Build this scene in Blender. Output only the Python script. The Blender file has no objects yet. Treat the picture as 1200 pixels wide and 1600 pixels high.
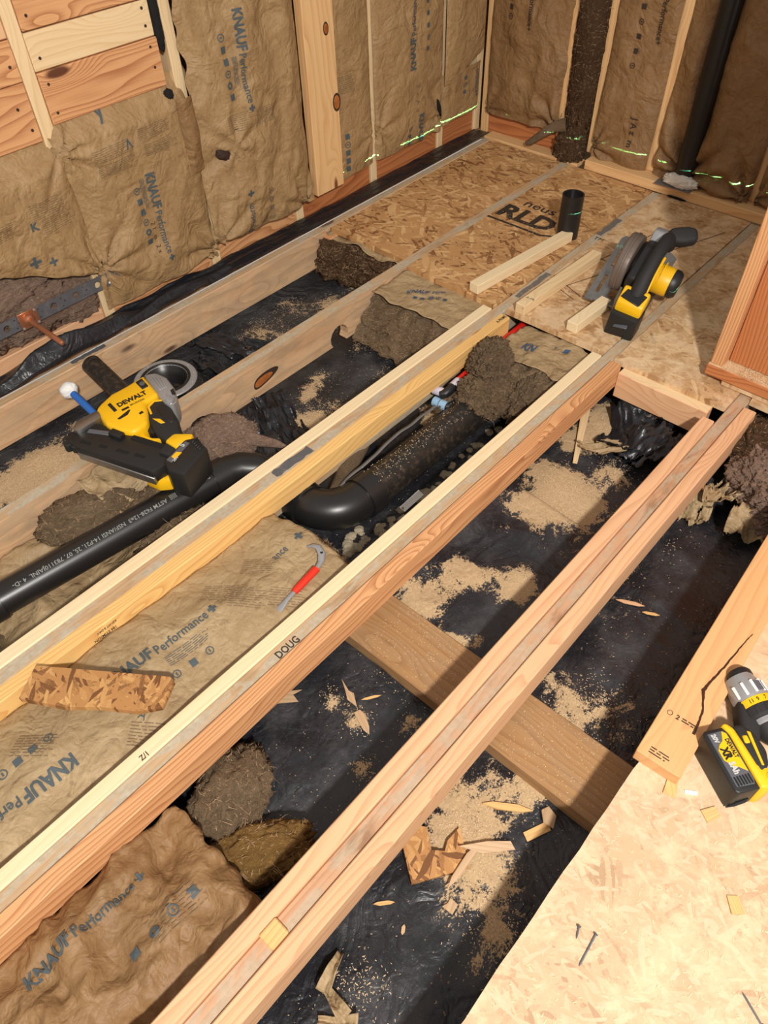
import bpy, bmesh, math, random
from mathutils import Vector, Matrix, noise
from math import sin, cos, pi, radians, sqrt, atan2, hypot, exp

random.seed(7)
SC = bpy.context.scene
COL = SC.collection

# ------------------------------------------------------------------ camera, world, lights, exposure
def make_camera():
    yaw, pitch, roll, f = 0.756144, 0.842514, 0.036627, 1165.0
    fw = Vector((cos(yaw)*cos(pitch), sin(yaw)*cos(pitch), -sin(pitch)))
    r = Vector((sin(yaw), -cos(yaw), 0)); d = fw.cross(r)
    r2 = r*cos(roll) + d*sin(roll); d2 = d*cos(roll) - r*sin(roll)
    cd = bpy.data.cameras.new('camera'); co = bpy.data.objects.new('camera', cd); COL.objects.link(co)
    m = Matrix((( r2.x, -d2.x, -fw.x, 0), (r2.y, -d2.y, -fw.y, 0), (r2.z, -d2.z, -fw.z, 1.47), (0, 0, 0, 1)))
    co.matrix_world = m
    cd.sensor_fit = 'VERTICAL'; cd.sensor_height = 36.0; cd.lens = f/1600*36.0
    cd.clip_start = .02; cd.clip_end = 60
    SC.camera = co
make_camera()

W = bpy.data.worlds.new('world'); SC.world = W; W.use_nodes = True
W.node_tree.nodes['Background'].inputs[0].default_value = (1.0, .94, .87, 1)
W.node_tree.nodes['Background'].inputs[1].default_value = .52

def area(name, loc, target, size, power, color):
    l = bpy.data.lights.new(name, 'AREA'); l.shape = 'DISK'; l.size = size; l.energy = power; l.color = color
    o = bpy.data.objects.new(name, l); COL.objects.link(o); o.location = loc
    o.rotation_euler = (Vector(target)-Vector(loc)).to_track_quat('-Z', 'Y').to_euler()
    return o
area('work_light', (-.55, -1.22, 2.6), (1.5, 1.1, 0), .20, 152, (1.0, .95, .885))

def laser_level():
    l = bpy.data.lights.new('laser_level', 'POINT'); l.energy = 3; l.shadow_soft_size = .001; l.color = (.22, 1, .5)
    l.use_nodes = True; nt = l.node_tree; em = nt.nodes['Emission']
    tc = nt.nodes.new('ShaderNodeTexCoord'); sp = nt.nodes.new('ShaderNodeSeparateXYZ')
    ab = nt.nodes.new('ShaderNodeMath'); ab.operation = 'ABSOLUTE'
    lt = nt.nodes.new('ShaderNodeMath'); lt.operation = 'LESS_THAN'; lt.inputs[1].default_value = .0013
    mu = nt.nodes.new('ShaderNodeMath'); mu.operation = 'MULTIPLY'; mu.inputs[1].default_value = 600
    nt.links.new(tc.outputs['Normal'], sp.inputs[0]); nt.links.new(sp.outputs['Z'], ab.inputs[0])
    nt.links.new(ab.outputs[0], lt.inputs[0]); nt.links.new(lt.outputs[0], mu.inputs[0])
    sx = nt.nodes.new('ShaderNodeMath'); sx.operation = 'MULTIPLY_ADD'; sx.inputs[1].default_value = .37   # the fan's left limit
    nt.links.new(sp.outputs['Y'], sx.inputs[0]); nt.links.new(sp.outputs['X'], sx.inputs[2])
    g0 = nt.nodes.new('ShaderNodeMath'); g0.operation = 'GREATER_THAN'; g0.inputs[1].default_value = 0; nt.links.new(sx.outputs[0], g0.inputs[0])
    m2 = nt.nodes.new('ShaderNodeMath'); m2.operation = 'MULTIPLY'; nt.links.new(mu.outputs[0], m2.inputs[0]); nt.links.new(g0.outputs[0], m2.inputs[1])
    nt.links.new(m2.outputs[0], em.inputs['Strength'])
    o = bpy.data.objects.new('laser_level', l); COL.objects.link(o); o.location = (2.55, -.25, .108)
laser_level()

SC.view_settings.view_transform = 'Standard'; SC.view_settings.look = 'None'
SC.view_settings.exposure = 0.0; SC.view_settings.gamma = 1.0; SC.view_settings.use_curve_mapping = False

# ------------------------------------------------------------------ materials
def S(r, g, b):
    f = lambda c: (c/255/12.92) if c/255 <= .04045 else ((c/255+.055)/1.055)**2.4
    return (f(r), f(g), f(b), 1)

class NT:
    def __init__(s, name):
        s.m = bpy.data.materials.new(name); s.m.use_nodes = True; s.t = s.m.node_tree
        s.b = s.t.nodes['Principled BSDF']
    def n(s, typ, ins=None, **pr):
        nd = s.t.nodes.new('ShaderNode'+typ)
        for k, v in pr.items(): setattr(nd, k, v)
        for k, v in (ins or {}).items():
            sk = nd.inputs[k]
            if isinstance(v, bpy.types.NodeSocket): s.t.links.new(v, sk)
            else: sk.default_value = v
        return nd
    def math(s, op, a, b=0.0, c=None):
        d = {0: a, 1: b}
        if c is not None: d[2] = c
        return s.n('Math', d, operation=op).outputs[0]
    def vmath(s, op, a, b): return s.n('VectorMath', {0: a, 1: b}, operation=op).outputs[0]
    def noise(s, vec, scale, detail=2.0, rough=.5, dist=0.0):
        return s.n('TexNoise', {'Vector': vec, 'Scale': scale, 'Detail': detail, 'Roughness': rough, 'Distortion': dist}).outputs[0]
    def mix(s, f, a, b, blend='MIX'):
        nd = s.t.nodes.new('ShaderNodeMix'); nd.data_type = 'RGBA'; nd.blend_type = blend
        for i, v in ((0, f), (6, a), (7, b)):
            if isinstance(v, bpy.types.NodeSocket): s.t.links.new(v, nd.inputs[i])
            else: nd.inputs[i].default_value = v
        return nd.outputs[2]
    def ramp(s, f, stops):
        nd = s.n('ValToRGB', {0: f}); cr = nd.color_ramp
        while len(cr.elements) < len(stops): cr.elements.new(.5)
        for e, (p, c) in zip(cr.elements, stops):
            e.position = p; e.color = c if not isinstance(c, (int, float)) else (c, c, c, 1)
        return nd.outputs[0]
    def smooth(s, f, a, b):
        return s.n('MapRange', {0: f, 1: a, 2: b, 3: 0.0, 4: 1.0}, interpolation_type='SMOOTHSTEP').outputs[0]
    def set(s, **kw):
        for k, v in kw.items():
            k = {'color': 'Base Color', 'rough': 'Roughness', 'metal': 'Metallic', 'normal': 'Normal', 'spec': 'Specular IOR Level', 'alpha': 'Alpha'}.get(k, k)
            if isinstance(v, bpy.types.NodeSocket): s.t.links.new(v, s.b.inputs[k])
            else: s.b.inputs[k].default_value = v
        return s.m
    def bump(s, h, strength, dist=.01):
        return s.n('Bump', {'Height': h, 'Strength': strength, 'Distance': dist}).outputs[0]
    def obj(s, rnd=True):
        v = s.n('TexCoord').outputs['Object']
        if rnd:
            r = s.n('ObjectInfo').outputs['Random']
            rv = s.n('CombineXYZ', {0: s.math('MULTIPLY', r, 17.3), 1: s.math('MULTIPLY', r, 5.1), 2: s.math('MULTIPLY', r, 3.7)}).outputs[0]
            v = s.vmath('ADD', v, rv)
        return v

def wood(name, light, dark, knot=S(96, 52, 26), ring=30, contrast=.7, dirt=0.0, dirtcol=S(150, 138, 120), rough=.62, knots=1.0, stain=0.0):
    t = NT(name); v = t.obj()
    sp = t.n('SeparateXYZ', {0: v})
    w1 = t.noise(t.vmath('MULTIPLY', v, (.9, 5, 5)), 1.0, 2.0)
    w2 = t.noise(t.vmath('MULTIPLY', v, (4, 20, 20)), 1.0, 1.0)
    vor = t.n('TexVoronoi', {'Vector': t.vmath('MULTIPLY', v, (2.6, 8, 8)), 'Scale': 1.0}).outputs['Distance']
    kmask = t.math('MULTIPLY', t.math('SUBTRACT', 1.0, t.smooth(vor, .07, .13)), knots)
    kw = t.math('MULTIPLY', t.math('SUBTRACT', 1.0, t.smooth(vor, .05, .45)), .05)
    c = t.math('ADD', t.math('ADD', sp.outputs[1], t.math('MULTIPLY', sp.outputs[2], .55)), t.math('MULTIPLY', w1, .16))
    c = t.math('ADD', t.math('ADD', c, kw), t.math('MULTIPLY', w2, .012))
    fr = t.math('FRACT', t.math('MULTIPLY', c, ring*3.0))
    late = t.math('MULTIPLY', t.math('POWER', fr, 2.2), t.math('SUBTRACT', 1.0, t.smooth(fr, .93, 1.0)))
    fib = t.noise(t.vmath('MULTIPLY', v, (5, 240, 240)), 1.0, 2.0)
    big = t.noise(t.vmath('MULTIPLY', v, (2, 9, 9)), 1.0, 2.0)
    f = t.math('MULTIPLY', late, contrast)
    f = t.math('ADD', f, t.math('MULTIPLY', t.math('SUBTRACT', big, .5), .5))
    f = t.math('ADD', f, t.math('MULTIPLY', t.math('SUBTRACT', fib, .5), .55))
    col = t.mix(t.n('Clamp', {0: f}).outputs[0], light, dark)
    col = t.mix(kmask, col, knot)
    if stain:
        st = t.smooth(t.noise(t.vmath('MULTIPLY', v, (6, 14, 14)), 1.0, 4.0, .65), .50, .72)
        col = t.mix(t.math('MULTIPLY', st, stain), col, S(84, 60, 42))
    if dirt:
        dn = t.noise(t.vmath('MULTIPLY', v, (7, 26, 26)), 1.0, 5.0, .68, .6)
        dm = t.math('MULTIPLY', t.smooth(dn, .42, .58), dirt)
        dc = t.mix(t.noise(v, 90, 3.0), dirtcol, S(158, 142, 118))
        col = t.mix(dm, col, dc)
    h = t.math('ADD', t.math('MULTIPLY', fib, .6), t.math('MULTIPLY', late, -.4))
    return t.set(color=col, rough=rough, normal=t.bump(h, .25, .002))

def osb(name, pale, mid, dark, sc=1.0, bias=0.0, dust=0.0):
    t = NT(name); v = t.obj()
    wv = t.vmath('ADD', v, t.vmath('MULTIPLY', t.n('TexNoise', {'Vector': v, 'Scale': 9.0, 'Detail': 2.0}).outputs[1], (.03, .03, .03)))
    m = None; sec = None
    for i, (ang, sx, sy) in enumerate(((.35, 11, 62), (1.45, 13, 70), (2.5, 10, 54), (.95, 16, 85), (2.0, 15, 75))):
        rt = t.n('Mapping', {'Vector': wv, 'Rotation': (0, 0, ang)}).outputs[0]
        mp = t.n('Mapping', {'Vector': rt, 'Scale': (sx*sc*.8, sy*sc*.8, 8), 'Location': (i*3.7, i*1.3, 0)}).outputs[0]
        vo = t.n('TexVoronoi', {'Vector': mp, 'Scale': 1.0, 'Randomness': 1.0}, voronoi_dimensions='2D')
        cs = t.n('SeparateColor', {0: vo.outputs['Color']})
        r = cs.outputs[0]
        if m is None: m, sec = r, cs.outputs[1]
        else:
            gt = t.math('GREATER_THAN', r, m)
            sec = t.n('Mix', {0: gt, 2: sec, 3: cs.outputs[1]}).outputs[0]
            m = t.math('MAXIMUM', m, r)
    fib = t.noise(v, 260*sc, 2.0)
    big = t.noise(v, 5, 3.0)
    f = t.math('ADD', sec, t.math('MULTIPLY', t.math('SUBTRACT', fib, .5), .5))
    f = t.math('ADD', f, t.math('ADD', t.math('MULTIPLY', t.math('SUBTRACT', big, .5), .7), bias))
    col = t.ramp(f, ((.0, dark), (.28, mid), (.62, mid), (1.0, pale)))
    if dust:
        dm = t.math('MULTIPLY', t.smooth(t.noise(v, 14, 6.0, .7), .42, .62), dust)
        col = t.mix(dm, col, S(232, 205, 168))
    h = t.math('ADD', m, t.math('MULTIPLY', sec, .7))
    return t.set(color=col, rough=.7, normal=t.bump(h, .35, .0015))

def kraft(name, c1, c2, rough=.62):
    t = NT(name); v = t.obj()
    a = t.noise(v, 7, 4.0, .6); b = t.noise(v, 60, 4.0, .65); g = t.noise(v, 420, 2.0)
    f = t.math('ADD', t.math('MULTIPLY', a, .8), t.math('MULTIPLY', b, .6))
    f = t.math('ADD', t.math('SUBTRACT', f, .25), t.math('MULTIPLY', t.math('SUBTRACT', g, .5), .35))
    col = t.mix(t.n('Clamp', {0: f}).outputs[0], c2, c1)
    sp = t.smooth(t.noise(v, 38, 5.0, .7), .58, .70)
    col = t.mix(t.math('MULTIPLY', sp, .35), col, S(92, 66, 40))
    r1 = t.math('ABSOLUTE', t.math('SUBTRACT', t.noise(v, 9, 3.0, .5, .8), .5))
    r2 = t.math('ABSOLUTE', t.math('SUBTRACT', t.noise(v, 28, 3.0, .5, .6), .5))
    h = t.math('ADD', t.math('MULTIPLY', r1, 1.6), t.math('MULTIPLY', r2, .55))
    return t.set(color=col, rough=rough, normal=t.bump(h, .75, .02))

def plain(name, col, rough=.5, metal=0.0, bump=0.0, bscale=200, spec=.5, var=0.0, varc=None):
    t = NT(name)
    if bump or var:
        v = t.obj(); nz = t.noise(v, bscale, 4.0, .6)
        if bump: t.set(normal=t.bump(nz, bump, .002))
        if var:
            col = t.mix(t.math('MULTIPLY', t.smooth(t.noise(v, bscale*.2, 5.0, .65), .45, .7), var), col, varc or S(170, 140, 105))
    return t.set(color=col, rough=rough, metal=metal, spec=spec)

def fibre(name, c1, c2, scale=55, strength=1.0):
    t = NT(name); v = t.obj()
    w = t.vmath('MULTIPLY', v, (1, 1, 2.4))
    a = t.noise(w, scale, 8.0, .7, 1.6); b = t.noise(w, scale*5, 4.0, .7, 1.0); c = t.noise(v, 9, 3.0)
    f = t.math('ADD', t.math('MULTIPLY', a, .9), t.math('MULTIPLY', b, .5))
    f = t.math('ADD', t.math('SUBTRACT', f, .55), t.math('MULTIPLY', c, .6))
    col = t.mix(t.n('Clamp', {0: f}).outputs[0], c1, c2)
    h = t.math('ADD', a, t.math('MULTIPLY', b, .5))
    return t.set(color=col, rough=1.0, spec=.05, normal=t.bump(h, strength, .02))

def poly(name, dusty=True):
    t = NT(name); v = t.obj(False)
    r1 = t.math('ABSOLUTE', t.math('SUBTRACT', t.noise(v, 7, 3.0, .5, 1.2), .5))
    r2 = t.math('ABSOLUTE', t.math('SUBTRACT', t.noise(v, 24, 3.0, .5, 1.0), .5))
    h = t.math('ADD', t.math('MULTIPLY', r1, 1.4), t.math('MULTIPLY', r2, .5))
    nrm = t.bump(h, .5, .02)
    base = S(30, 31, 36)
    if dusty:
        at = t.n('Attribute', {}, attribute_name='dust').outputs['Fac']
        n1 = t.noise(v, 16, 9.0, .74, .5); n2 = t.noise(v, 210, 4.0, .7)
        vein = t.math('ABSOLUTE', t.math('SUBTRACT', t.noise(v, 6, 6.0, .62, 1.4), .5))
        k = t.math('ADD', t.math('MULTIPLY', n1, .75), t.math('MULTIPLY', n2, .45))
        k = t.math('ADD', k, t.math('SUBTRACT', .10, t.math('MULTIPLY', vein, 1.3)))
        th = t.math('SUBTRACT', .88, t.math('MULTIPLY', at, .50))
        m = t.smooth(t.math('SUBTRACT', k, th), -.03, .06)
        haze = t.math('MULTIPLY', t.smooth(t.noise(v, 5, 7.0, .72), .40, .74), .26)
        sp = t.smooth(t.noise(v, 420, 2.0, .6), .68, .76)
        col = t.mix(haze, base, S(120, 118, 120))
        col = t.mix(t.math('MULTIPLY', sp, .5), col, S(205, 185, 155))
        dcol = t.mix(n2, S(132, 108, 78), S(222, 192, 150))
        col = t.mix(m, col, dcol)
        rr = t.n('Mix', {0: m, 2: t.math('ADD', t.math('MULTIPLY', haze, .9), .34), 3: .95}).outputs[0]
        return t.set(color=col, rough=rr, normal=nrm)
    return t.set(color=base, rough=.34, normal=nrm)

M = {}
M['pine'] = wood('new_pine_wood', S(232, 204, 160), S(208, 170, 118), S(150, 92, 48), 22, .55, knots=.8)
M['pine_white'] = wood('white_pine_wood', S(236, 214, 174), S(216, 184, 136), S(160, 104, 58), 20, .4, knots=.6)
M['fir_yellow'] = wood('yellow_fir_wood', S(236, 194, 124), S(204, 142, 74), S(140, 84, 40), 26, .7)
M['fir_orange'] = wood('orange_fir_wood', S(218, 164, 114), S(168, 104, 62), S(96, 54, 30), 34, .95)
M['fir_pink'] = wood('pink_fir_wood', S(224, 178, 136), S(188, 130, 92), S(110, 66, 40), 22, .6)
M['fir_red'] = wood('red_fir_wood', S(192, 122, 72), S(140, 72, 36), S(74, 38, 20), 26, .8)
M['old'] = wood('old_joist_wood', S(216, 178, 138), S(176, 130, 90), S(92, 56, 34), 16, .6, dirt=.35, stain=.25)
M['old_top'] = wood('old_joist_glue_stained_wood', S(196, 164, 126), S(160, 120, 84), S(92, 56, 34), 20, .5, dirt=1.0, dirtcol=S(204, 194, 172), stain=.3)
M['old_brown'] = wood('old_joist_scraped_wood', S(198, 154, 118), S(156, 110, 78), S(92, 56, 34), 20, .5, dirt=.75, dirtcol=S(200, 184, 160), stain=.6)
M['board'] = wood('smooth_board_wood', S(220, 170, 116), S(190, 134, 84), S(150, 96, 54), 12, .5, knots=0)
M['grey_wood'] = wood('weathered_grey_wood', S(176, 142, 108), S(132, 98, 70), S(80, 54, 36), 20, .5, dirt=.6, stain=.3)
M['girder'] = wood('treated_girder_wood', S(168, 128, 84), S(128, 90, 54), S(84, 54, 30), 18, .5, dirt=.15)
M['stud'] = wood('stud_wood', S(228, 186, 132), S(196, 142, 88), S(120, 66, 34), 18, .6)
M['osb_far'] = osb('oriented_strand_board_rough', S(220, 180, 126), S(188, 142, 92), S(128, 84, 46), 1.5)
M['osb_dust'] = osb('oriented_strand_board_dusty', S(214, 180, 134), S(190, 150, 106), S(150, 108, 68), 1.7, .05, .55)
M['osb_near'] = osb('oriented_strand_board_pale', S(212, 184, 152), S(200, 169, 134), S(178, 144, 112), 2.1, .06, .5)
M['osb_dark'] = osb('oriented_strand_board_brown', S(206, 160, 100), S(176, 126, 74), S(112, 70, 34), 2.0, -.05)
M['kraft'] = kraft('kraft_paper', S(182, 150, 106), S(136, 105, 68))
M['kraft_floor'] = kraft('kraft_paper_dusty', S(190, 166, 128), S(138, 112, 78))
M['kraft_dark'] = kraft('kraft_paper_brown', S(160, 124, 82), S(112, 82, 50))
M['wool'] = fibre('mineral_wool', S(98, 76, 56), S(206, 178, 144), 70)
M['wool_pink'] = fibre('mineral_wool_pinkish', S(126, 96, 80), S(222, 192, 170), 40)
M['wool_dark'] = fibre('mineral_wool_dark', S(62, 44, 32), S(138, 108, 82), 40)
M['wool_yellow'] = fibre('mineral_wool_yellowed', S(110, 76, 40), S(206, 164, 100), 50)
M['fibre'] = plain('loose_wool_fibre', S(164, 136, 106), .9, spec=.1)
M['poly'] = poly('black_polyethylene_dusty'); M['poly_clean'] = poly('black_polyethylene', False)
M['abs'] = plain('black_abs_plastic', S(30, 29, 29), .34, bump=.05, bscale=500)
M['abs_dusty'] = plain('black_abs_plastic_dusty', S(30, 28, 27), .42, bump=.05, bscale=300, var=.22, varc=S(128, 106, 82))
M['ink'] = plain('grey_blue_ink', S(74, 84, 88), .7)
M['ink_blue'] = plain('blue_ink', S(58, 82, 112), .7)
M['ink_dark'] = plain('black_ink', S(52, 40, 30), .8)
M['ink_white'] = plain('white_ink', S(190, 190, 186), .6)
M['ink_pale'] = plain('pale_grey_ink', S(138, 138, 134), .6)
M['ink_faint'] = plain('faint_ink', S(120, 100, 76), .8)
M['yellow'] = plain('yellow_plastic', S(240, 186, 20), .42, bump=.04, bscale=900)
M['black'] = plain('black_plastic', S(28, 28, 29), .45, bump=.08, bscale=700)
M['rubber'] = plain('black_rubber', S(34, 33, 33), .7, bump=.15, bscale=900)
M['grey_label'] = plain('grey_label', S(88, 90, 98), .4)
M['silver'] = plain('silver_plastic', S(158, 158, 160), .38, .35)
M['steel'] = plain('bare_steel', S(150, 148, 146), .35, .9, var=.3, varc=S(90, 84, 80))
M['galv'] = plain('galvanised_steel', S(112, 114, 120), .5, .55, bump=.05, var=.4, varc=S(150, 152, 156))
M['copper'] = plain('copper', S(206, 140, 104), .38, .8, var=.3, varc=S(160, 96, 66))
M['red'] = plain('red_rubber', S(214, 48, 26), .5)
M['red_pex'] = plain('red_pex_plastic', S(206, 30, 24), .4)
M['blue_pex'] = plain('blue_pex_plastic', S(36, 98, 178), .4)
M['pale_blue'] = plain('pale_blue_plastic', S(150, 186, 214), .4)
M['lilac'] = plain('pale_lilac_plastic', S(206, 196, 210), .4)
M['white'] = plain('white_plastic', S(232, 232, 230), .5, bump=.3, bscale=90)
M['foam'] = plain('white_foam', S(232, 226, 216), .9, bump=.6, bscale=60)
M['tape'] = plain('grey_duct_tape', S(118, 114, 110), .5, .2, bump=.2, bscale=120)
M['chip'] = wood('wood_chip', S(226, 182, 120), S(186, 132, 78), ring=30, contrast=.5, knots=0)
M['chip_grey'] = wood('wood_chip_weathered', S(196, 164, 128), S(150, 116, 84), ring=30, contrast=.5, knots=0)
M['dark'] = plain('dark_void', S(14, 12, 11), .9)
M['resin'] = plain('dark_resin', S(62, 34, 18), .4)
M['saw_guard'] = plain('brown_grey_guard', S(112, 98, 88), .45, .25, bump=.05)
M['knot'] = plain('knot_wood', S(178, 104, 46), .6, bump=.3, bscale=120, var=.6, varc=S(104, 52, 22))
M['knot_rim'] = plain('knot_bark_rim', S(52, 34, 24), .8, bump=.4, bscale=160)
M['stone'] = plain('pale_gravel', S(160, 146, 122), .9, bump=.5, bscale=80, var=.6, varc=S(196, 186, 164))
M['shaving'] = plain('wood_shaving', S(226, 200, 162), .85)

# ------------------------------------------------------------------ mesh helpers
def link(o, parent=None, loc=None, rot=None):
    COL.objects.link(o)
    if parent is not None: o.parent = parent
    if loc is not None: o.location = loc
    if rot is not None: o.rotation_euler = rot
    return o
def finish(bm, name, mat, parent=None, loc=None, rot=None, smooth=False, sharp=35):
    bmesh.ops.recalc_face_normals(bm, faces=bm.faces)
    me = bpy.data.meshes.new(name); bm.to_mesh(me); bm.free()
    if smooth:
        for p in me.polygons: p.use_smooth = True
        me.set_sharp_from_angle(angle=radians(sharp))
    for m in (mat if isinstance(mat, (list, tuple)) else [mat]): me.materials.append(m)
    return link(bpy.data.objects.new(name, me), parent, loc, rot)
def from_data(name, vs, fs, mat, parent=None, smooth=False, loc=None, rot=None):
    me = bpy.data.meshes.new(name); me.from_pydata(vs, [], fs); me.update()
    if smooth:
        for p in me.polygons: p.use_smooth = True
    me.materials.append(mat)
    return link(bpy.data.objects.new(name, me), parent, loc, rot)
def tag(o, label=None, cat=None, group=None, kind=None):
    if label: o['label'] = label
    if cat: o['category'] = cat
    if group: o['group'] = group
    if kind: o['kind'] = kind
    return o
def empty(name, loc=(0, 0, 0), rot=(0, 0, 0)):
    o = bpy.data.objects.new(name, None); COL.objects.link(o); o.location = loc; o.rotation_euler = rot
    o.empty_display_size = .05
    return o
def bm_box(bm, lo, hi, bev=0.0, seg=1):
    r = bmesh.ops.create_cube(bm, size=1.0); vs = r['verts']
    c = [(lo[i]+hi[i])/2 for i in range(3)]; s = [hi[i]-lo[i] for i in range(3)]
    for v in vs: v.co = Vector([v.co[i]*s[i]+c[i] for i in range(3)])
    if bev:
        es = list({e for v in vs for e in v.link_edges})
        bmesh.ops.bevel(bm, geom=es, offset=bev, segments=seg, affect='EDGES', profile=.5)
def box(name, lo, hi, mat, parent=None, bev=.002, loc=None, rot=None, seg=1):
    bm = bmesh.new(); bm_box(bm, lo, hi, bev, seg)
    return finish(bm, name, mat, parent, loc, rot)
def plank(name, x0, x1, y0, y1, z0, z1, mat, parent=None, bev=.0025, axis='x', mats=None):
    """a board whose grain (local X) runs along the given world axis; origin at its centre"""
    c = ((x0+x1)/2, (y0+y1)/2, (z0+z1)/2); d = (x1-x0, y1-y0, z1-z0)
    if axis == 'x': L, A, B, rot = d[0], d[1], d[2], (0, 0, 0)
    elif axis == 'y': L, A, B, rot = d[1], d[0], d[2], (0, 0, pi/2)
    else: L, A, B, rot = d[2], d[1], d[0], (0, -pi/2, 0)
    bm = bmesh.new(); bm_box(bm, (-L/2, -A/2, -B/2), (L/2, A/2, B/2), bev)
    o = finish(bm, name, mats or mat, parent, c, rot)
    if mats:   # second material on the upward face
        for p in o.data.polygons: p.material_index = 1 if p.normal.z > .9 else 0
    return o
def prism(name, pts, w0, w1, mat, parent=None, bev=.003, seg=2, loc=None, rot=None, smooth=True):
    """outline in local XY pushed from z=w0 to z=w1"""
    bm = bmesh.new()
    f = bm.faces.new([bm.verts.new((p[0], p[1], w0)) for p in pts])
    r = bmesh.ops.extrude_face_region(bm, geom=[f])
    for v in r['geom']:
        if isinstance(v, bmesh.types.BMVert): v.co.z = w1
    bmesh.ops.recalc_face_normals(bm, faces=bm.faces)
    if bev:
        bmesh.ops.bevel(bm, geom=list(bm.edges), offset=bev, segments=seg, affect='EDGES', profile=.5, clamp_overlap=True)
    return finish(bm, name, mat, parent, loc, rot, smooth=smooth, sharp=40)
def circ(cx, cy, r, n=16, a0=0.0, a1=2*pi):
    full = abs(a1-a0-2*pi) < 1e-6
    return [(cx+r*cos(a0+(a1-a0)*i/(n if full else n-1)), cy+r*sin(a0+(a1-a0)*i/(n if full else n-1))) for i in range(n)]
def frames(path):
    P = [Vector(p) for p in path]; T = []
    for i in range(len(P)):
        a = P[max(i-1, 0)]; b = P[min(i+1, len(P)-1)]; T.append((b-a).normalized())
    n = T[0].orthogonal().normalized(); out = []
    for i, t in enumerate(T):
        n = (n - t*n.dot(t)).normalized(); out.append((P[i], n, t.cross(n)))
    return out
def tube(name, path, rad, mat, parent=None, n=20, cap=True, hollow=0.0, smooth=True, loc=None, rot=None):
    rs = rad if isinstance(rad, (list, tuple)) else [rad]*len(path)
    bm = bmesh.new(); rings = []
    for (p, a, b), r in zip(frames(path), rs):
        rings.append([bm.verts.new(p + a*(r*cos(2*pi*k/n)) + b*(r*sin(2*pi*k/n))) for k in range(n)])
    for i in range(len(rings)-1):
        for k in range(n):
            bm.faces.new((rings[i][k], rings[i][(k+1) % n], rings[i+1][(k+1) % n], rings[i+1][k]))
    if hollow:
        fr = frames(path); inner = []
        for idx, dep in ((-1, 0.0), (-1, -hollow*3)):
            p, a, b = fr[idx]; t = a.cross(b).normalized(); r = rs[idx]-hollow
            inner.append([bm.verts.new(p + t*dep + a*(r*cos(2*pi*k/n)) + b*(r*sin(2*pi*k/n))) for k in range(n)])
        seq = [rings[-1], inner[0], inner[1]]
        for i in range(2):
            for k in range(n): bm.faces.new((seq[i][k], seq[i][(k+1) % n], seq[i+1][(k+1) % n], seq[i+1][k]))
        bm.faces.new(inner[1]); bm.faces.new(rings[0])
    elif cap:
        bm.faces.new(rings[0]); bm.faces.new(rings[-1])
    return finish(bm, name, mat, parent, loc, rot, smooth=smooth, sharp=40)
def lathe(name, prof, mat, parent=None, n=32, loc=None, rot=None):
    bm = bmesh.new(); rings = []
    for r, z in prof:
        rings.append([bm.verts.new((r*cos(2*pi*k/n), r*sin(2*pi*k/n), z)) for k in range(n)] if r > 1e-6 else [bm.verts.new((0, 0, z))])
    for A, B in zip(rings, rings[1:]):
        for k in range(n):
            a = [A[k], A[(k+1) % n]] if len(A) > 1 else [A[0]]
            b = [B[(k+1) % n], B[k]] if len(B) > 1 else [B[0]]
            if len(a)+len(b) > 2: bm.faces.new(a+b)
    return finish(bm, name, mat, parent, loc, rot, smooth=True, sharp=38)
def holed(name, outer, holes, w0, w1, mat, parent=None, loc=None, rot=None):
    """flat plate with real holes"""
    bm = bmesh.new()
    for loop in [outer]+holes:
        vs = [bm.verts.new((p[0], p[1], w0)) for p in loop]
        for i in range(len(vs)): bm.edges.new((vs[i], vs[(i+1) % len(vs)]))
    bmesh.ops.triangle_fill(bm, use_beauty=True, use_dissolve=False, edges=list(bm.edges))
    r = bmesh.ops.extrude_face_region(bm, geom=list(bm.faces))
    for v in r['geom']:
        if isinstance(v, bmesh.types.BMVert): v.co.z = w1
    return finish(bm, name, mat, parent, loc, rot)
def arc(c, r, a0, a1, n, z=0.0):
    return [(c[0]+r*cos(a0+(a1-a0)*i/(n-1)), c[1]+r*sin(a0+(a1-a0)*i/(n-1)), z) for i in range(n)]

def nz(x, y, z=0.0): return noise.noise(Vector((x, y, z)))
def ridge(x, y, z=0.0): return 1-abs(nz(x, y, z))*2
def crumple(u, v, s, k=1.0):
    return k*(.55*ridge(u*4, v*4, s) + .28*ridge(u*9+3, v*9, s+5) + .14*ridge(u*21, v*21, s+9))
def gridmesh(name, nu, nv, fn, mat, parent=None, keep=None, thick=.0, smooth=True):
    vs = []; ok = []
    for j in range(nv+1):
        for i in range(nu+1):
            vs.append(fn(i/nu, j/nv))
    fs = []
    for j in range(nv):
        for i in range(nu):
            if keep and not keep((i+.5)/nu, (j+.5)/nv): continue
            a = j*(nu+1)+i; fs.append((a, a+1, a+nu+2, a+nu+1))
    o = from_data(name, vs, fs, mat, parent, smooth)
    if thick:
        md = o.modifiers.new('thickness', 'SOLIDIFY'); md.thickness = thick; md.offset = -1
    return o
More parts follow.
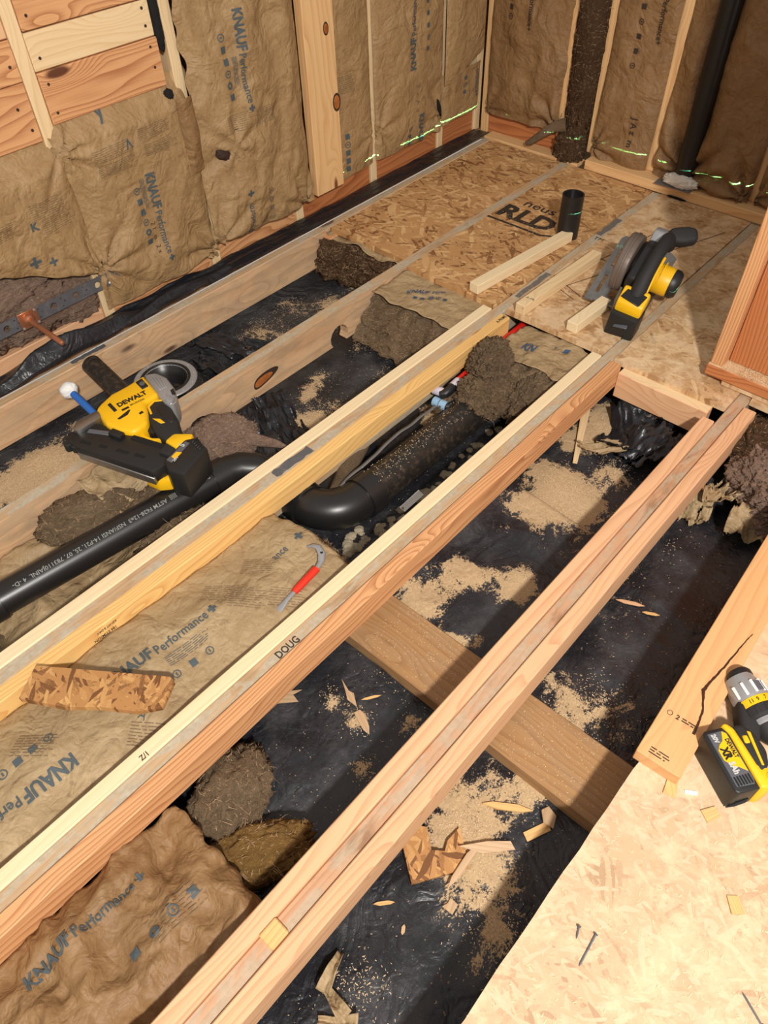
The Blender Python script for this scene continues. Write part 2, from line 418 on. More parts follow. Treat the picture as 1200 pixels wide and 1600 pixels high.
def blob(name, c, r, mat, parent=None, amp=.3, freq=3.0, seed=0, sub=5, rot=(0, 0, 0), stretch=(1, 1, 1), floor=None):
    bm = bmesh.new(); bmesh.ops.create_icosphere(bm, subdivisions=sub, radius=1.0)
    for v in bm.verts:
        p = v.co.copy(); q = Vector((p.x*stretch[0]*freq+seed*7.1, p.y*stretch[1]*freq+seed*3.3, p.z*stretch[2]*freq))
        w_ = Vector((noise.noise(q*1.7), noise.noise(q*1.7+Vector((9, 0, 0))), noise.noise(q*1.7+Vector((0, 9, 0)))))*.7
        q = q+w_; q3 = Vector((q.x, q.y, q.z*2.2))
        d = noise.noise(q)*.55 + (1-2*abs(noise.noise(q3*2.3)))*.26 + (1-2*abs(noise.noise(q3*5.3)))*.20 + (1-2*abs(noise.noise(q3*11)))*.12
        p = p*(1+amp*d)
        v.co = Vector((p.x*r[0], p.y*r[1], p.z*r[2]))
    if floor is not None:
        mt = Matrix.Rotation(rot[2], 3, 'Z')
        for v in bm.verts:
            if c[2]+v.co.z < floor: v.co.z = floor-c[2]+ (v.co.z+c[2]-floor)*.05
    o = finish(bm, name, mat, parent, c, rot, smooth=True, sharp=180)
    if mat.name.startswith('mineral_wool'): fuzz(o, int(300+42000*(r[0]*r[1]+r[1]*r[2]+r[0]*r[2])), seed)
    return o
def fuzz(o, count, seed):
    """loose fibres standing off a tuft"""
    rr = random.Random(seed*13+5); me = o.data; pl = me.polygons; n = len(pl); vs = []; fs = []
    for _ in range(count):
        p = pl[rr.randrange(n)]; c = p.center.copy(); nr = p.normal
        t = Vector((rr.gauss(0, 1), rr.gauss(0, 1), rr.gauss(0, .5))); t = (t-nr*t.dot(nr))
        if t.length < 1e-3: continue
        t.normalize(); L_ = rr.uniform(.004, .013)*(1 if rr.random() < .85 else 2); w = t.cross(nr)*rr.uniform(.0003, .0008); b = len(vs); bend = Vector((rr.gauss(0, 1), rr.gauss(0, 1), rr.gauss(0, 1)))*L_*.3
        for k, (a, u) in enumerate(((0, 0), (.35, .12), (.7, .26), (1, .32))):
            q_ = c + t*(L_*a) + nr*(L_*u*rr.uniform(.5, 1.1)) + bend*(a*a) + nr*.0003
            vs += [tuple(q_-w*(1-.7*a)), tuple(q_+w*(1-.7*a))]
        fs += [(b+2*k, b+2*k+1, b+2*k+3, b+2*k+2) for k in range(3)]
    f_ = from_data('loose_fibres', vs, fs, M['fibre'], o); f_['kind'] = 'stuff'

_txt = {}
def text_geo(body, bold=.0):
    k = (body, bold)
    if k in _txt: return _txt[k]
    cu = bpy.data.curves.new('t', 'FONT'); cu.body = body; cu.size = 1.0; cu.offset = bold; cu.resolution_u = 2
    ob = bpy.data.objects.new('t', cu); COL.objects.link(ob)
    dg = bpy.context.evaluated_depsgraph_get(); me = bpy.data.meshes.new_from_object(ob.evaluated_get(dg))
    bpy.data.objects.remove(ob); bpy.data.curves.remove(cu)
    vs = [tuple(v.co)[:2] for v in me.vertices]; fs = [tuple(p.vertices) for p in me.polygons]
    bpy.data.meshes.remove(me)
    w = max((v[0] for v in vs), default=1)
    _txt[k] = (vs, fs, w); return _txt[k]
class Print:
    """collects flat print (s along the line, t up) and lays it onto a surface"""
    def __init__(s): s.v = []; s.f = []
    def add(s, vs, fs):
        o = len(s.v); s.v += vs; s.f += [tuple(i+o for i in f) for f in fs]
    def text(s, body, size, s0=0, t0=0, bold=.0, xs=1.0):
        vs, fs, w = text_geo(body, bold)
        s.add([(s0+v[0]*size*xs, t0+v[1]*size) for v in vs], fs); return s0+w*size*xs
    def rect(s, a, b, c, d): s.add([(a, b), (c, b), (c, d), (a, d)], [(0, 1, 2, 3)])
    def ring(s, cx, cy, r, w=.25):
        n = 14; vs = []
        for k in range(n):
            a = 2*pi*k/n; vs += [(cx+r*cos(a), cy+r*sin(a)), (cx+r*(1-w)*cos(a), cy+r*(1-w)*sin(a))]
        s.add(vs, [(2*k, 2*((k+1) % n), 2*((k+1) % n)+1, 2*k+1) for k in range(n)])
    def icons(s, s0, t0, size, step, kinds):
        for i, k in enumerate(kinds):
            x = s0+i*step
            if k == 'q': s.rect(x-size/2, t0-size/2, x+size/2, t0+size/2)
            elif k == 'o': s.ring(x, t0, size*.6, .25); s.rect(x-size*.1, t0-size*.25, x+size*.1, t0+size*.25)
            else: s.ring(x, t0, size*.6, .6)
    def lines(s, s0, t0, width, n, pitch, th, rng):
        for i in range(n):
            x = s0; end = s0+width*rng.uniform(.75, 1)
            while x < end:
                w = rng.uniform(.008, .03); s.rect(x, t0-i*pitch, min(x+w, end), t0-i*pitch+th); x += w+.004
    def build(s, name, pos, mat, parent, cut=.02):
        bm = bmesh.new(); vs = [bm.verts.new((a, b, 0)) for a, b in s.v]
        for f in s.f:
            try: bm.faces.new([vs[i] for i in f])
            except ValueError: pass
        bmesh.ops.triangulate(bm, faces=bm.faces)
        for _ in range(3):
            es = [e for e in bm.edges if e.calc_length() > cut]
            if not es: break
            bmesh.ops.subdivide_edges(bm, edges=es, cuts=1)
            bmesh.ops.triangulate(bm, faces=bm.faces)
        for v in bm.verts: v.co = Vector(pos(v.co.x, v.co.y))
        me = bpy.data.meshes.new(name); bm.to_mesh(me); bm.free(); me.materials.append(mat)
        return link(bpy.data.objects.new(name, me), parent)

# ------------------------------------------------------------------ ground under the joists
GZ = -.19
PATCH = [(0.887,0.72,0.056,1.0),(1.026,0.688,0.048,0.9),(1.088,0.55,0.052,1.0),(1.369,0.668,0.048,0.8),(1.32,0.725,0.024,0.6),(1.473,0.624,0.073,1.2),(1.514,0.742,0.056,0.8),(1.848,0.715,0.073,1.2),(1.702,0.745,0.048,1.0),(1.654,0.578,0.048,0.7),(1.044,0.371,0.032,0.3),(0.954,0.857,0.024,0.3),(1.336,1.422,0.048,0.4),(1.312,1.583,0.032,0.8),(1.403,1.612,0.04,0.6),(1.63,1.637,0.04,0.4),(1.652,2.03,0.065,0.4),(1.783,1.92,0.056,0.5),(1.93,1.93,0.048,0.4),(1.55,1.438,0.048,0.3),(1.206,1.475,0.04,0.6),(1.521,1.153,0.048,1.0),(1.42,1.125,0.04,0.6),(1.116,1.211,0.029,0.8),(1.333,1.134,0.032,0.4),(0.204,0.546,0.048,0.7),(0.519,0.864,0.024,0.7),(0.533,0.611,0.032,0.6),(0.54,0.704,0.024,0.5),(0.682,0.62,0.032,0.4),(0.462,0.526,0.032,0.4),(0.851,0.246,0.065,0.5),(0.953,0.204,0.065,0.4),(0.93,0.335,0.04,0.5),(0.495,0.275,0.065,0.8),(0.372,0.085,0.065,0.3),(0.143,0.247,0.048,0.5),(0.429,0.158,0.065,0.4),(0.674,0.217,0.04,0.7),(1.609,0.465,0.032,0.3),(1.521,0.376,0.065,0.3),(0.701,2.03,0.048,0.8),(0.515,1.98,0.06,0.7),(0.506,1.85,0.06,0.6),(0.613,0.519,0.024,0.6),(0.837,0.582,0.024,1.0),(0.88,0.532,0.024,0.6),(.55,1.93,.10,.7),(.42,1.85,.10,.6),(.35,2.0,.08,.6),(1.45,1.95,.09,.45),(1.72,1.84,.08,.45),(1.25,1.50,.06,.4)]
def dust_at(x, y):
    d = 0.0
    for px, py, r, w in PATCH:
        q = ((x-px)**2+(y-py)**2)/(r*r)
        if q < 6: d += w*exp(-q*.6)
    d += .42*max(0, nz(x*2.7+3, y*2.7, 2)+.05)*(1 if y < 1.7 else .7)
    return min(d, 1.15)
def ground_h(x, y):
    h = GZ + .010*nz(x*2.2, y*2.2, 1) + .010*(ridge(x*3.1, y*2.6, 4)-.6) + .005*(ridge(x*8, y*7, 8)-.6)
    return h + .007*min(dust_at(x, y), 1.0)
def poly_mesh(name, x0, x1, y0, y1, step, hf, parent=None, keep=None):
    nu = int((x1-x0)/step); nv = int((y1-y0)/step)
    pts = []
    def fn(u, v):
        x = x0+(x1-x0)*u; y = y0+(y1-y0)*v; pts.append((x, y)); return (x, y, hf(x, y))
    o = gridmesh(name, nu, nv, fn, M['poly'], parent, keep)
    at = o.data.attributes.new('dust', 'FLOAT', 'POINT')
    at.data.foreach_set('value', [dust_at(*p) for p in pts])
    return o
tag(poly_mesh('floor', -.7, 3.1, -.75, 2.2, .0135, ground_h), 'black plastic ground sheet under the open floor joists', kind='structure')
def lap_h(x, y):
    e = min(1, max(0, (1.40-x)/.012)); f = min(1, max(0, (x-.845)/.05))
    w = max(0, y-.70)
    return ground_h(x, y) + .006 + .012*e + .010*e*f*(.5+.5*ridge(x*5, y*4, 3)) + .5*w*w*8*min(e, f) + .006*(ridge(x*6+y*4, y*2, 7)-.5)
lap = poly_mesh('plastic_sheet', .845, 1.40, .40, .80, .01, lap_h)
tag(lap, 'loose black plastic sheet with sawdust lapped beside the flat girder', 'plastic sheet')
lap.modifiers.new('thickness', 'SOLIDIFY').thickness = .0012

# ------------------------------------------------------------------ left wall
YL = 2.23
wl = tag(empty('wall_left', (0, 0, 0)), 'long stud wall with kraft faced insulation batts', kind='structure')
plank('sheathing', .2, 3.3, YL+.10, YL+.115, -.1, 1.7, M['grey_wood'], wl)
def stars(a, z, L):
    h = 0
    for (sa, sz, amp, k) in L:
        d = hypot(a-sa, z-sz)
        if d < .5: h += amp*exp(-d/.11)*(abs(sin(k*atan2(z-sz, a-sa)+sa*9))-.5)*min(1, d/.015)
    return h
def batt(name, wall, a0, a1, z0, z1, plane, bulge, seed, amp, parent, mat='kraft', st=(), z0fn=None, folds=0.0, step=.0085, keep=None, a0fn=None, tuck=None, valley=None):
    zf = z0fn or (lambda a: z0 + .012*nz(a*9, seed, 3))
    def hgt(a, z):
        s = min(1, max(0, (a-a0)/(a1-a0)))
        b = bulge*max(0, 4*s*(1-s))**.55 * min(1, max(0, (z-zf(a))/.10)+.25)**.6
        h = b + 1.45*amp*crumple(a*1.3, z, seed)*(.45+.55*max(0, 4*s*(1-s))**.4) + stars(a, z, st)
        if folds: h += folds*(ridge(a*7+nz(a*2, z*2, seed)*1.2, z*1.1, seed+3)-.5)
        if valley: h -= valley[1]*exp(-((a-valley[0])/valley[2])**2)
        if tuck:   # the sheet runs back behind the boards above it
            k = min(1, max(0, (tuck-z)/.07)); h = h*k**.7 - .02*(1-k)
        return h
    def pos(a, z, off=0.0):
        d = plane-hgt(a, z)-off
        return (a, d, z) if wall == 'L' else (d, a, z)
    nu = max(8, int(abs(a1-a0)/step)); nv = max(8, int((z1-z0)/step))
    def fn(u, v):
        a = a0+(a1-a0)*u; zb = zf(a); z = zb+(z1-zb)*v
        if a0fn: a = a + a0fn(z)*(1-u)
        return pos(a, z)
    o = gridmesh(name, nu, nv, fn, M[mat], parent, keep)
    return o, pos
# studs (each its own piece)
for x0, x1, zt in ((.995, 1.035, 1.6), (1.472, 1.510, 1.6), (1.912, 1.950, 1.6), (2.358, 2.396, 1.6), (2.812, 2.850, 1.6), (3.09, 3.135, 1.6)):
    plank('stud', x0, x1, YL-.004, YL+.085, -.01, zt, M['pine'], wl, axis='z')
# low edge boards between the studs
for x0, x1, zt, mt in ((.45, .993, .045, 'fir_pink'), (1.037, 1.470, .055, 'fir_orange'), (1.512, 1.910, .075, 'fir_orange'), (1.952, 2.356, .085, 'fir_red'), (2.398, 2.810, .090, 'fir_red'), (2.852, 3.088, .098, 'fir_red')):
    plank('edge_board', x0, x1, YL+.004, YL+.042, -.012, zt, M[mt], wl)
plank('flat_stud', 2.000, 2.150, YL-.045, YL-.006, .078, 1.6, M['stud'], wl, axis='z')
for kx, kz, kr in ((2.108, .645, .017), (2.138, .395, .026)):
    k_ = lathe('knot', [(0, 0), (kr, 0), (kr, .0008), (0, .0010)], M['knot_rim'], wl, 24, (kx, YL-.0448, kz), (pi/2, 0, 0)); k_.scale = (.8, 1.25, 1)
    lathe('knot_heart', [(0, 0), (kr*.78, 0), (kr*.7, .0018), (0, .0022)], M['knot'], k_, 24)
plank('bottom_plate', .2, 3.2, YL-.02, YL+.1, -.06, -.013, M['grey_wood'], wl)
# solid blocking boards, upper left
for x0, x1, z0, z1, mt, dy in ((.2, .993, .602, .755, 'fir_orange', .004), (.2, .993, .758, .858, 'fir_orange', .002), (.2, .993, .861, 1.0, 'fir_pink', .005),
                           (1.037, 1.440, .632, .766, 'fir_orange', .0), (1.037, 1.437, .769, .862, 'pine', .003), (1.037, 1.430, .866, 1.0, 'fir_orange', .001),
                           (1.037, 1.430, 1.003, 1.14, 'pine', .0), (.2, .993, 1.003, 1.14, 'fir_orange', .0)):
    plank('blocking_board', x0, x1, YL-.006+dy, YL+.032+dy, z0, z1, M[mt], wl)
# nail heads on the boards
for x, z in ((1.06, .66), (1.06, .735), (1.06, .80), (1.41, .69), (1.41, .745), (1.41, .80), (1.41, .845), (.97, .64), (.95, .70), (.97, .80), (1.06, .90)):
    lathe('nail_head', [(0, 0), (.004, 0), (.004, .002), (0, .002)], M['knot_rim'], wl, 10, (x, YL-.0055, z), (pi/2, 0, 0))
rng = random.Random(3)
prints = []
bA, pA = batt('insulation_batt', 'L', .2, 1.03, .2, .60, YL-.006, .035, 1, .013, wl, st=((1.02, .19, .05, 4), (1.02, .57, .03, 4)), z0fn=lambda a: .30-.13*max(0, (a-.72))/.32*1.0+.012*nz(a*12, 3), folds=.006, tuck=.605)
bB, pB = batt('insulation_batt', 'L', 1.005, 1.495, .05, .66, YL-.006, .030, 2, .013, wl, st=((1.03, .19, .055, 4), (1.475, .075, .055, 4), (1.02, .56, .04, 4)), z0fn=lambda a: .045+.03*max(0, min(1, (1.10-a)/.1))*0+.012*nz(a*9, 2.2), folds=.005, tuck=.645)
bC, pC = batt('insulation_batt', 'L', 1.488, 1.990, .075, 1.5, YL-.008, .040, 3, .018, wl, st=((1.50, .09, .055, 4), (1.93, .08, .05, 4), (1.62, .40, .03, 3)), folds=.010, a0fn=lambda z: (.018*nz(z*14, 5)+.012) if z > .35 else 0)
bD, pD = batt('insulation_batt', 'L', 2.145, 2.366, .08, 1.5, YL-.004, .012, 4, .008, wl, st=((2.36, .2, .02, 3),))
bE, pE = batt('insulation_batt', 'L', 2.385, 2.822, .085, 1.5, YL-.004, .022, 5, .011, wl, st=((2.40, .2, .03, 3), (2.8, .15, .03, 3)))
bF, pF = batt('insulation_batt', 'L', 2.832, 3.105, .095, .30, YL-.004, .015, 6, .010, wl)
bF2, pF2 = batt('insulation_batt', 'L', 2.825, 3.10, .285, 1.5, YL-.022, .015, 7, .010, wl, z0fn=lambda a: .26+.09*(a-2.825)/.28+.01*nz(a*20, 2))
bS, pS = batt('paper_flange', 'L', 1.436, 1.500, .36, .60, YL-.03, .012, 8, .015, wl, 'kraft_dark')
# torn wool showing below the left batt and in the tear
for i, (x, z, rx, rz) in enumerate(((.60, .16, .13, .09), (.78, .13, .13, .08), (.93, .11, .09, .075), (.70, .22, .14, .05))):
    blob('exposed_wool', (x, YL+.034, z), (rx, .035, rz), M['wool_pink'], wl, .55, 2.6, i+1, 5)
blob('torn_hole_shade', (1.575, YL-.050, .385), (.030, .010, .014), M['knot_rim'], wl, .5, 2, 3, 4, (0, .5, 0))  # solid dark blobs; the shade inside the tears is put into their colour
blob('torn_hole_shade', (1.432, YL-.012, .60), (.016, .008, .022), M['dark'], wl, .5, 2, 5, 4)
blob('torn_hole_shade', (2.79, YL-.026, .185), (.008, .006, .035), M['dark'], wl, .5, 2, 6, 4, (0, -.35, 0))
for z in (.93, .84, .78): blob('torn_hole_shade', (1.452, YL-.004, z), (.012, .010, .05), M['dark'], wl, .5, 2, 9+z, 4)  # dark blobs along the slit beside the boards, coloured as its shade
def vprint(parent, pos, a, z, dirn, items, mat='ink'):
    """print running down (dirn=-1) or up (dirn=1) a wall batt, starting at (a, z)"""
    P = Print(); items(P)
    left = abs(pos(a+.01, z)[0]-pos(a, z)[0]-.01) < 1e-6
    fa = (1 if dirn < 0 else -1)*(1 if left else -1)
    P.build('printed_lettering', lambda s, t: pos(a+fa*t, z+dirn*s, .0035), M[mat], parent)
def brand(P, size=.036, t0=0):
    x = P.text('KNAUF', size*1.25, 0, t0, .035, .80)
    x = P.text('Performance', size*.98, x+.006, t0, .014, .80)
    x += .006; c = t0+size*.33
    P.rect(x, c-size*.11, x+size*.62, c+size*.11); P.rect(x+size*.2, c-size*.31, x+size*.42, c+size*.31)
def iconrow(P, t0, s0=0.0, n='oqqoxq', size=.019, step=.034): P.icons(s0, t0, size, step, n)
vprint(bB, pB, 1.262, .425, -1, brand)
vprint(bB, pB, 1.262, .425, -1, lambda P: (iconrow(P, -.045, .04), P.lines(.01, -.012, .10, 6, .0032, .0014, rng)))
vprint(bB, pB, 1.262, .425, -1, lambda P: P.text('2 1   m   2 x', .022, .15, -.028), 'ink_dark')
for a, z in ((1.10, .545), (1.27, .56), (1.11, .50), (1.28, .51)):
    P = Print(); P.lines(0, 0, .13, 7, .0055, .0013, rng)
    P.build('printed_lettering', lambda s, t, a=a, z=z: pB(a+s, z+t, .0035), M['ink_faint'], bB)
P = Print(); P.text('V', .04, 0, 0, .02); P.build('printed_lettering', lambda s, t: pB(1.243-s, .545-t, .0035), M['ink'], bB)
P = Print(); P.text('y', .05, 0, 0, .03); P.build('printed_lettering', lambda s, t: pB(1.17+s, .615+t, .0035), M['ink'], bB)
for a, z in ((.70, .45), (.86, .47), (.88, .42)):
    P = Print(); P.lines(0, 0, .12, 8, .006, .0013, rng)
    P.build('printed_lettering', lambda s, t, a=a, z=z: pA(a+s, z+t, .0035), M['ink_faint'], bA)
P = Print(); P.text('K', .035, 0, 0, .03); P.build('printed_lettering', lambda s, t: pA(.845+s, .40+t, .0035), M['ink'], bA)
P = Print(); P.text('+', .07, 0, 0, .03); P.text('+', .05, .06, -.012, .03); P.build('printed_lettering', lambda s, t: pA(.80+s, .285+t, .0035), M['ink'], bA)
vprint(bC, pC, 1.690, .795, -1, brand)
vprint(bC, pC, 1.690, .795, -1, lambda P: (iconrow(P, -.052, .07), P.lines(.13, -.012, .10, 6, .0032, .0014, rng)))
for a, z in ((1.60, .50), (1.72, .49)):
    P = Print(); P.lines(0, 0, .10, 9, .0062, .0013, rng)
    P.build('printed_lettering', lambda s, t, a=a, z=z: pC(a+s, z+t, .0035), M['ink_faint'], bC)
vprint(bC, pC, 1.655, .075, 1, lambda P: (P.text('F', .04, 0, 0, .03), P.text('Perform', .034, .024, 0, .012, .8), P.rect(.142, .004, .168, .012), P.rect(.151, -.006, .159, .022)))
vprint(bC, pC, 1.75, .10, 1, lambda P: iconrow(P, .0, 0, 'oqxo'), 'ink_faint')
vprint(bD, pD, 2.205, .115, 1, lambda P: iconrow(P, .0, 0, 'qqqoq', .021, .032))
P = Print(); P.lines(0, 0, .10, 9, .007, .0018, rng); P.build('printed_lettering', lambda s, t: pD(2.165+s, .46+t, .0035), M['ink_faint'], bD)
vprint(bE, pE, 2.615, .385, 1, brand)
vprint(bE, pE, 2.615, .385, 1, lambda P: iconrow(P, -.075, .06, 'qoqqqq', .016, .042), 'ink')
vprint(bE, pE, 2.638, .205, -1, lambda P: P.text('KNAUF', .045, 0, 0, .035, .8))
vprint(bE, pE, 2.58, .16, -1, lambda P: iconrow(P, 0, 0, 'oqq', .016, .03))
vprint(bE, pE, 2.62, .33, -1, lambda P: P.text('V  v  A  z', .03), 'ink_faint')
vprint(bF, pF, 3.055, .275, -1, lambda P: P.text('ormance+', .036, 0, 0, .014, .8))
vprint(bF, pF, 2.975, .26, -1, lambda P: iconrow(P, 0, 0, 'qoq', .016, .03))

# black poly strip tucked between the wall and the first joist
def strip_fn(u, v):
    x = .35+2.72*u; lift = .05*exp(-((x-.78)/.22)**2) + .012*exp(-((x-1.2)/.3)**2)
    y = 2.124+.085*v; top = .010+ lift*sin(pi*min(1, v*1.15))*1.2 + .02*max(0, v-.6)*exp(-((x-1.1)/.5)**2)*2
    return (x, y+.004*nz(x*9, v*3), top + .012*(ridge(x*6, v*2.5, 2)-.5)*(1 if x < 1.5 else .35))
pl = gridmesh('plastic_strip', 260, 18, strip_fn, M['poly_clean'], None, None, .0015)
tag(pl, 'strip of black plastic tucked between wall and first joist', 'plastic sheet')

# perforated steel bracket and copper stub
br = empty('pipe_bracket', (.8, YL-.026, .15))
hl = []
for i in range(8):
    cx = -.30+i*.082
    if abs(cx+.06) > .03: hl.append(circ(cx, 0, .0115, 14))
    for dx, dy in ((.03, .014), (.03, -.014), (.041, 0)): hl.append(circ(cx+dx, dy, .0026, 6))
holed('bracket_strip', [(-.40, -.024), (.262, -.024), (.262, .024), (-.40, .024)], hl, 0, .0015, M['galv'], br, (0, 0, 0), (pi/2, 0, 0))
for dx, dz in ((.225, .004), (.237, .008), (.249, .012), (.235, -.012)): lathe('rivet', [(0, 0), (.0035, 0), (.0035, .0015), (0, .0015)], M['white'], br, 10, (dx, -.0018, dz), (pi/2, 0, 0))
tag(br, 'perforated grey steel bracket strip spanning the studs at lower left wall', 'bracket')
cs = empty('copper_stub', (.735, YL-.030, .152))
prism('mounting_plate', [(-.03, -.03), (.035, -.03), (.035, .026), (-.03, .026)], 0, .003, M['copper'], cs, .001, 1, (0, 0, 0), (pi/2, 0, 0))
tube('stub_pipe', [(0, -.002, 0), (0, -.02, -.001), (.006, -.09, -.012), (.012, -.155, -.024), (.0125, -.162, -.0255), (.0127, -.165, -.026)], [.0135, .0085, .0085, .0085, .0075, .004], M['copper'], cs, 16)
lathe('collar', [(.0, .0), (.019, 0), (.018, .008), (.011, .016), (0, .016)], M['copper'], cs, 20, (0, -.003, 0), (pi/2, 0, 0))
for dx, dz in ((-.024, -.024), (.028, -.024), (.028, .02)): lathe('screw_head', [(0, 0), (.0045, 0), (.003, .003), (0, .003)], M['silver'], cs, 10, (dx, -.003, dz), (pi/2, 0, 0))
tag(cs, 'copper pipe stub on a square plate fixed to the steel bracket', 'pipe')

# ------------------------------------------------------------------ back wall
XB = 3.12
wb = tag(empty('wall_back', (0, 0, 0)), 'far stud wall with insulation batts and a vent pipe', kind='structure')
plank('sheathing', XB+.10, XB+.115, -.8, 2.4, -.1, 1.7, M['grey_wood'], wb, axis='y')
for y0, y1, z0, dx in ((2.165, 2.205, -.01, -.004), (1.747, 1.778, -.01, -.02), (1.586, 1.621, .04, -.008), (1.291, 1.333, .04, -.006), (.842, .880, .04, -.006), (.40, .438, .04, -.006)):
    plank('stud', XB+dx, XB+.085, y0, y1, z0, 1.6, M['stud'], wb, axis='z')
plank('edge_board', XB+.003, XB+.04, 1.78, 2.163, -.01, .092, M['fir_red'], wb, axis='y')
plank('bottom_plate', XB-.082, XB+.01, -.8, 1.580, .0, .040, M['stud'], wb, axis='y')
plank('border_strip', XB-.075, XB-.005, 1.62, 2.13, -.012, .006, M['stud'], wb, axis='y')
bG, pG = batt('insulation_batt', 'B', 1.76, 2.175, .09, 1.5, XB-.004, .03, 11, .014, wb, 'kraft_dark', st=((1.77, .12, .06, 4), (2.16, .10, .03, 4)), folds=.016)
bH, pH = batt('insulation_batt', 'B', 1.325, 1.590, .045, 1.5, XB-.006, .028, 12, .012, wb, 'kraft_dark', st=((1.58, .09, .05, 4),), z0fn=lambda a: .015+.14*max(0, a-1.47)+.006*nz(a*20, 2), folds=.014)
bI, pI = batt('insulation_batt', 'B', .875, 1.296, .04, 1.5, XB-.004, .035, 13, .014, wb, 'kraft_dark', st=((1.15, .08, .10, 5), (.89, .06, .07, 4)), folds=.022, valley=(1.15, .05, .055))
bJ, pJ = batt('insulation_batt', 'B', .43, .850, .04, 1.5, XB-.004, .035, 14, .012, wb, 'kraft_dark', st=((.86, .06, .05, 4),), folds=.010)
vprint(bG, pG, 1.965, .62, -1, lambda P: P.text('Performance+', .034, 0, 0, .014, .8), 'ink_dark')
vprint(bG, pG, 2.06, .60, -1, lambda P: iconrow(P, 0, 0, 'oxqo'), 'ink_dark')
vprint(bH, pH, 1.40, .66, -1, lambda P: P.text('Performance+', .034, 0, 0, .014, .8), 'ink_dark')
vprint(bH, pH, 1.47, .62, -1, lambda P: iconrow(P, 0, 0, 'qoqqo', .018, .05), 'ink_dark')
vprint(bH, pH, 1.42, .24, -1, lambda P: P.text('J A z  m', .036, 0, 0, .014), 'ink_dark')
bm = bmesh.new()
wc = blob('wool_strip', (XB-.015, 1.684, .48), (.040, .062, .56), M['wool_dark'], wb, .22, 3.2, 4, 6, stretch=(1, 1, 7))
blob('wool_strip', (XB-.04, 1.690, .05), (.04, .060, .075), M['wool_dark'], wb, .5, 2.5, 8, 5)
tube('wool_tongue', [(XB-.04, 1.72, .14), (XB-.06, 1.77, .125), (XB-.08, 1.82, .085), (XB-.085, 1.865, .045), (XB-.085, 1.885, .035)], [.03, .022, .017, .015, .010], M['wool'], wb, 14)
# vent stack with foam collar and tape
vs_ = empty('vent_stack', (XB-.028, 1.150, .0405))
tube('pipe', [(0, 0, 0), (0, 0, .8), (0, .0, 1.5)], .040, M['abs'], vs_, 28)
tag(vs_, 'tall black plastic vent pipe rising along the far wall', 'pipe')
fc = blob('foam_collar', (XB-.062, 1.148, .060), (.026, .062, .024), M['foam'], None, .45, 2.6, 3, 5)
tag(fc, 'lumpy white foam around the foot of the vent pipe', 'foam')
tp = prism('duct_tape', [(-.08, -.03), (-.05, -.033), (.075, -.031), (.08, .0), (.078, .05), (-.078, .052)], 0, .0012, M['tape'], None, 0, 1, (XB-.048, 1.165, .0405), (0, 0, pi/2+.02))
tag(tp, 'patch of grey duct tape on the far bottom plate', 'tape')
blob('gap_shade', (XB-.088, 1.135, .004), (.004, .035, .004), M['dark'], wb, .5, 3, 2, 4)  # solid dark blob whose colour stands in for shade in the gap

# ------------------------------------------------------------------ right partition stub wall
wr = tag(empty('wall_right', (0, 0, 0)), 'short end of a partition wall at the right edge', kind='structure')
plank('shim_strip', 2.012, 2.085, -.75, .465, .0, .022, M['osb_dust'], wr, axis='y')
plank('bottom_plate', 2.002, 2.094, -.75, .520, .0225, .060, M['fir_red'], wr, axis='y', mats=[M['fir_red'], M['osb_dust']])
plank('stud', 2.012, 2.10, .478, .516, .0605, 1.7, M['fir_orange'], wr, axis='z')
plank('facing_board', 2.055, 2.072, -.75, .476, .0605, 1.7, M['fir_red'], wr, axis='z')
plank('stud', 2.072, 2.10, .03, .07, .0605, 1.7, M['fir_orange'], wr, axis='z')

# ------------------------------------------------------------------ joists
XA = -.65
def joist(name, yc, label, parts):
    root = empty(name, (1.0, yc, -.05)); tag(root, label, 'joist', 'floor joists')
    for nm, x0, x1, y0, y1, z0, z1, mt, tops in parts:
        o = plank(nm, x0, x1, y0, y1, z0, z1, M[mt], root, mats=[M[mt], M[tops]] if tops else None)
        o.location -= root.location
    return root
j1 = joist('floor_joist', 2.104, 'single old joist beside the black plastic along left wall', [('joist_plank', XA, 3.04, 2.085, 2.123, -.14, .0, 'old', 'old_top')])
j3 = joist('floor_joist', 1.226, 'joist with pale pine and yellow sister boards over the pipe elbow',
      [('old_plank', XA, 3.04, 1.2055, 1.2445, -.14, -.003, 'old_top', None), ('sister_board', XA, 1.905, 1.245, 1.284, -.089, .0, 'pine_white', None), ('sister_board', XA, 1.900, 1.166, 1.205, -.066, .0, 'fir_yellow', None)])
j4 = joist('floor_joist', .798, 'joist with coarse orange sister board ending at cross block',
      [('old_plank', XA, 3.04, .7795, .8165, -.14, -.005, 'old_top', None), ('sister_board', XA, 1.915, .817, .853, -.089, -.002, 'pine_white', None), ('sister_board', XA, 1.905, .741, .779, -.076, .004, 'fir_orange', None)])
j5 = joist('floor_joist', .383, 'joist with pink sister boards lying nearest the bare plastic',
      [('old_plank', XA, 3.04, .3645, .4015, -.14, -.007, 'old_brown', None), ('sister_board', XA, 1.845, .402, .440, -.089, .001, 'fir_pink', None), ('sister_board', XA, 1.960, .326, .364, -.089, .001, 'fir_pink', None)])
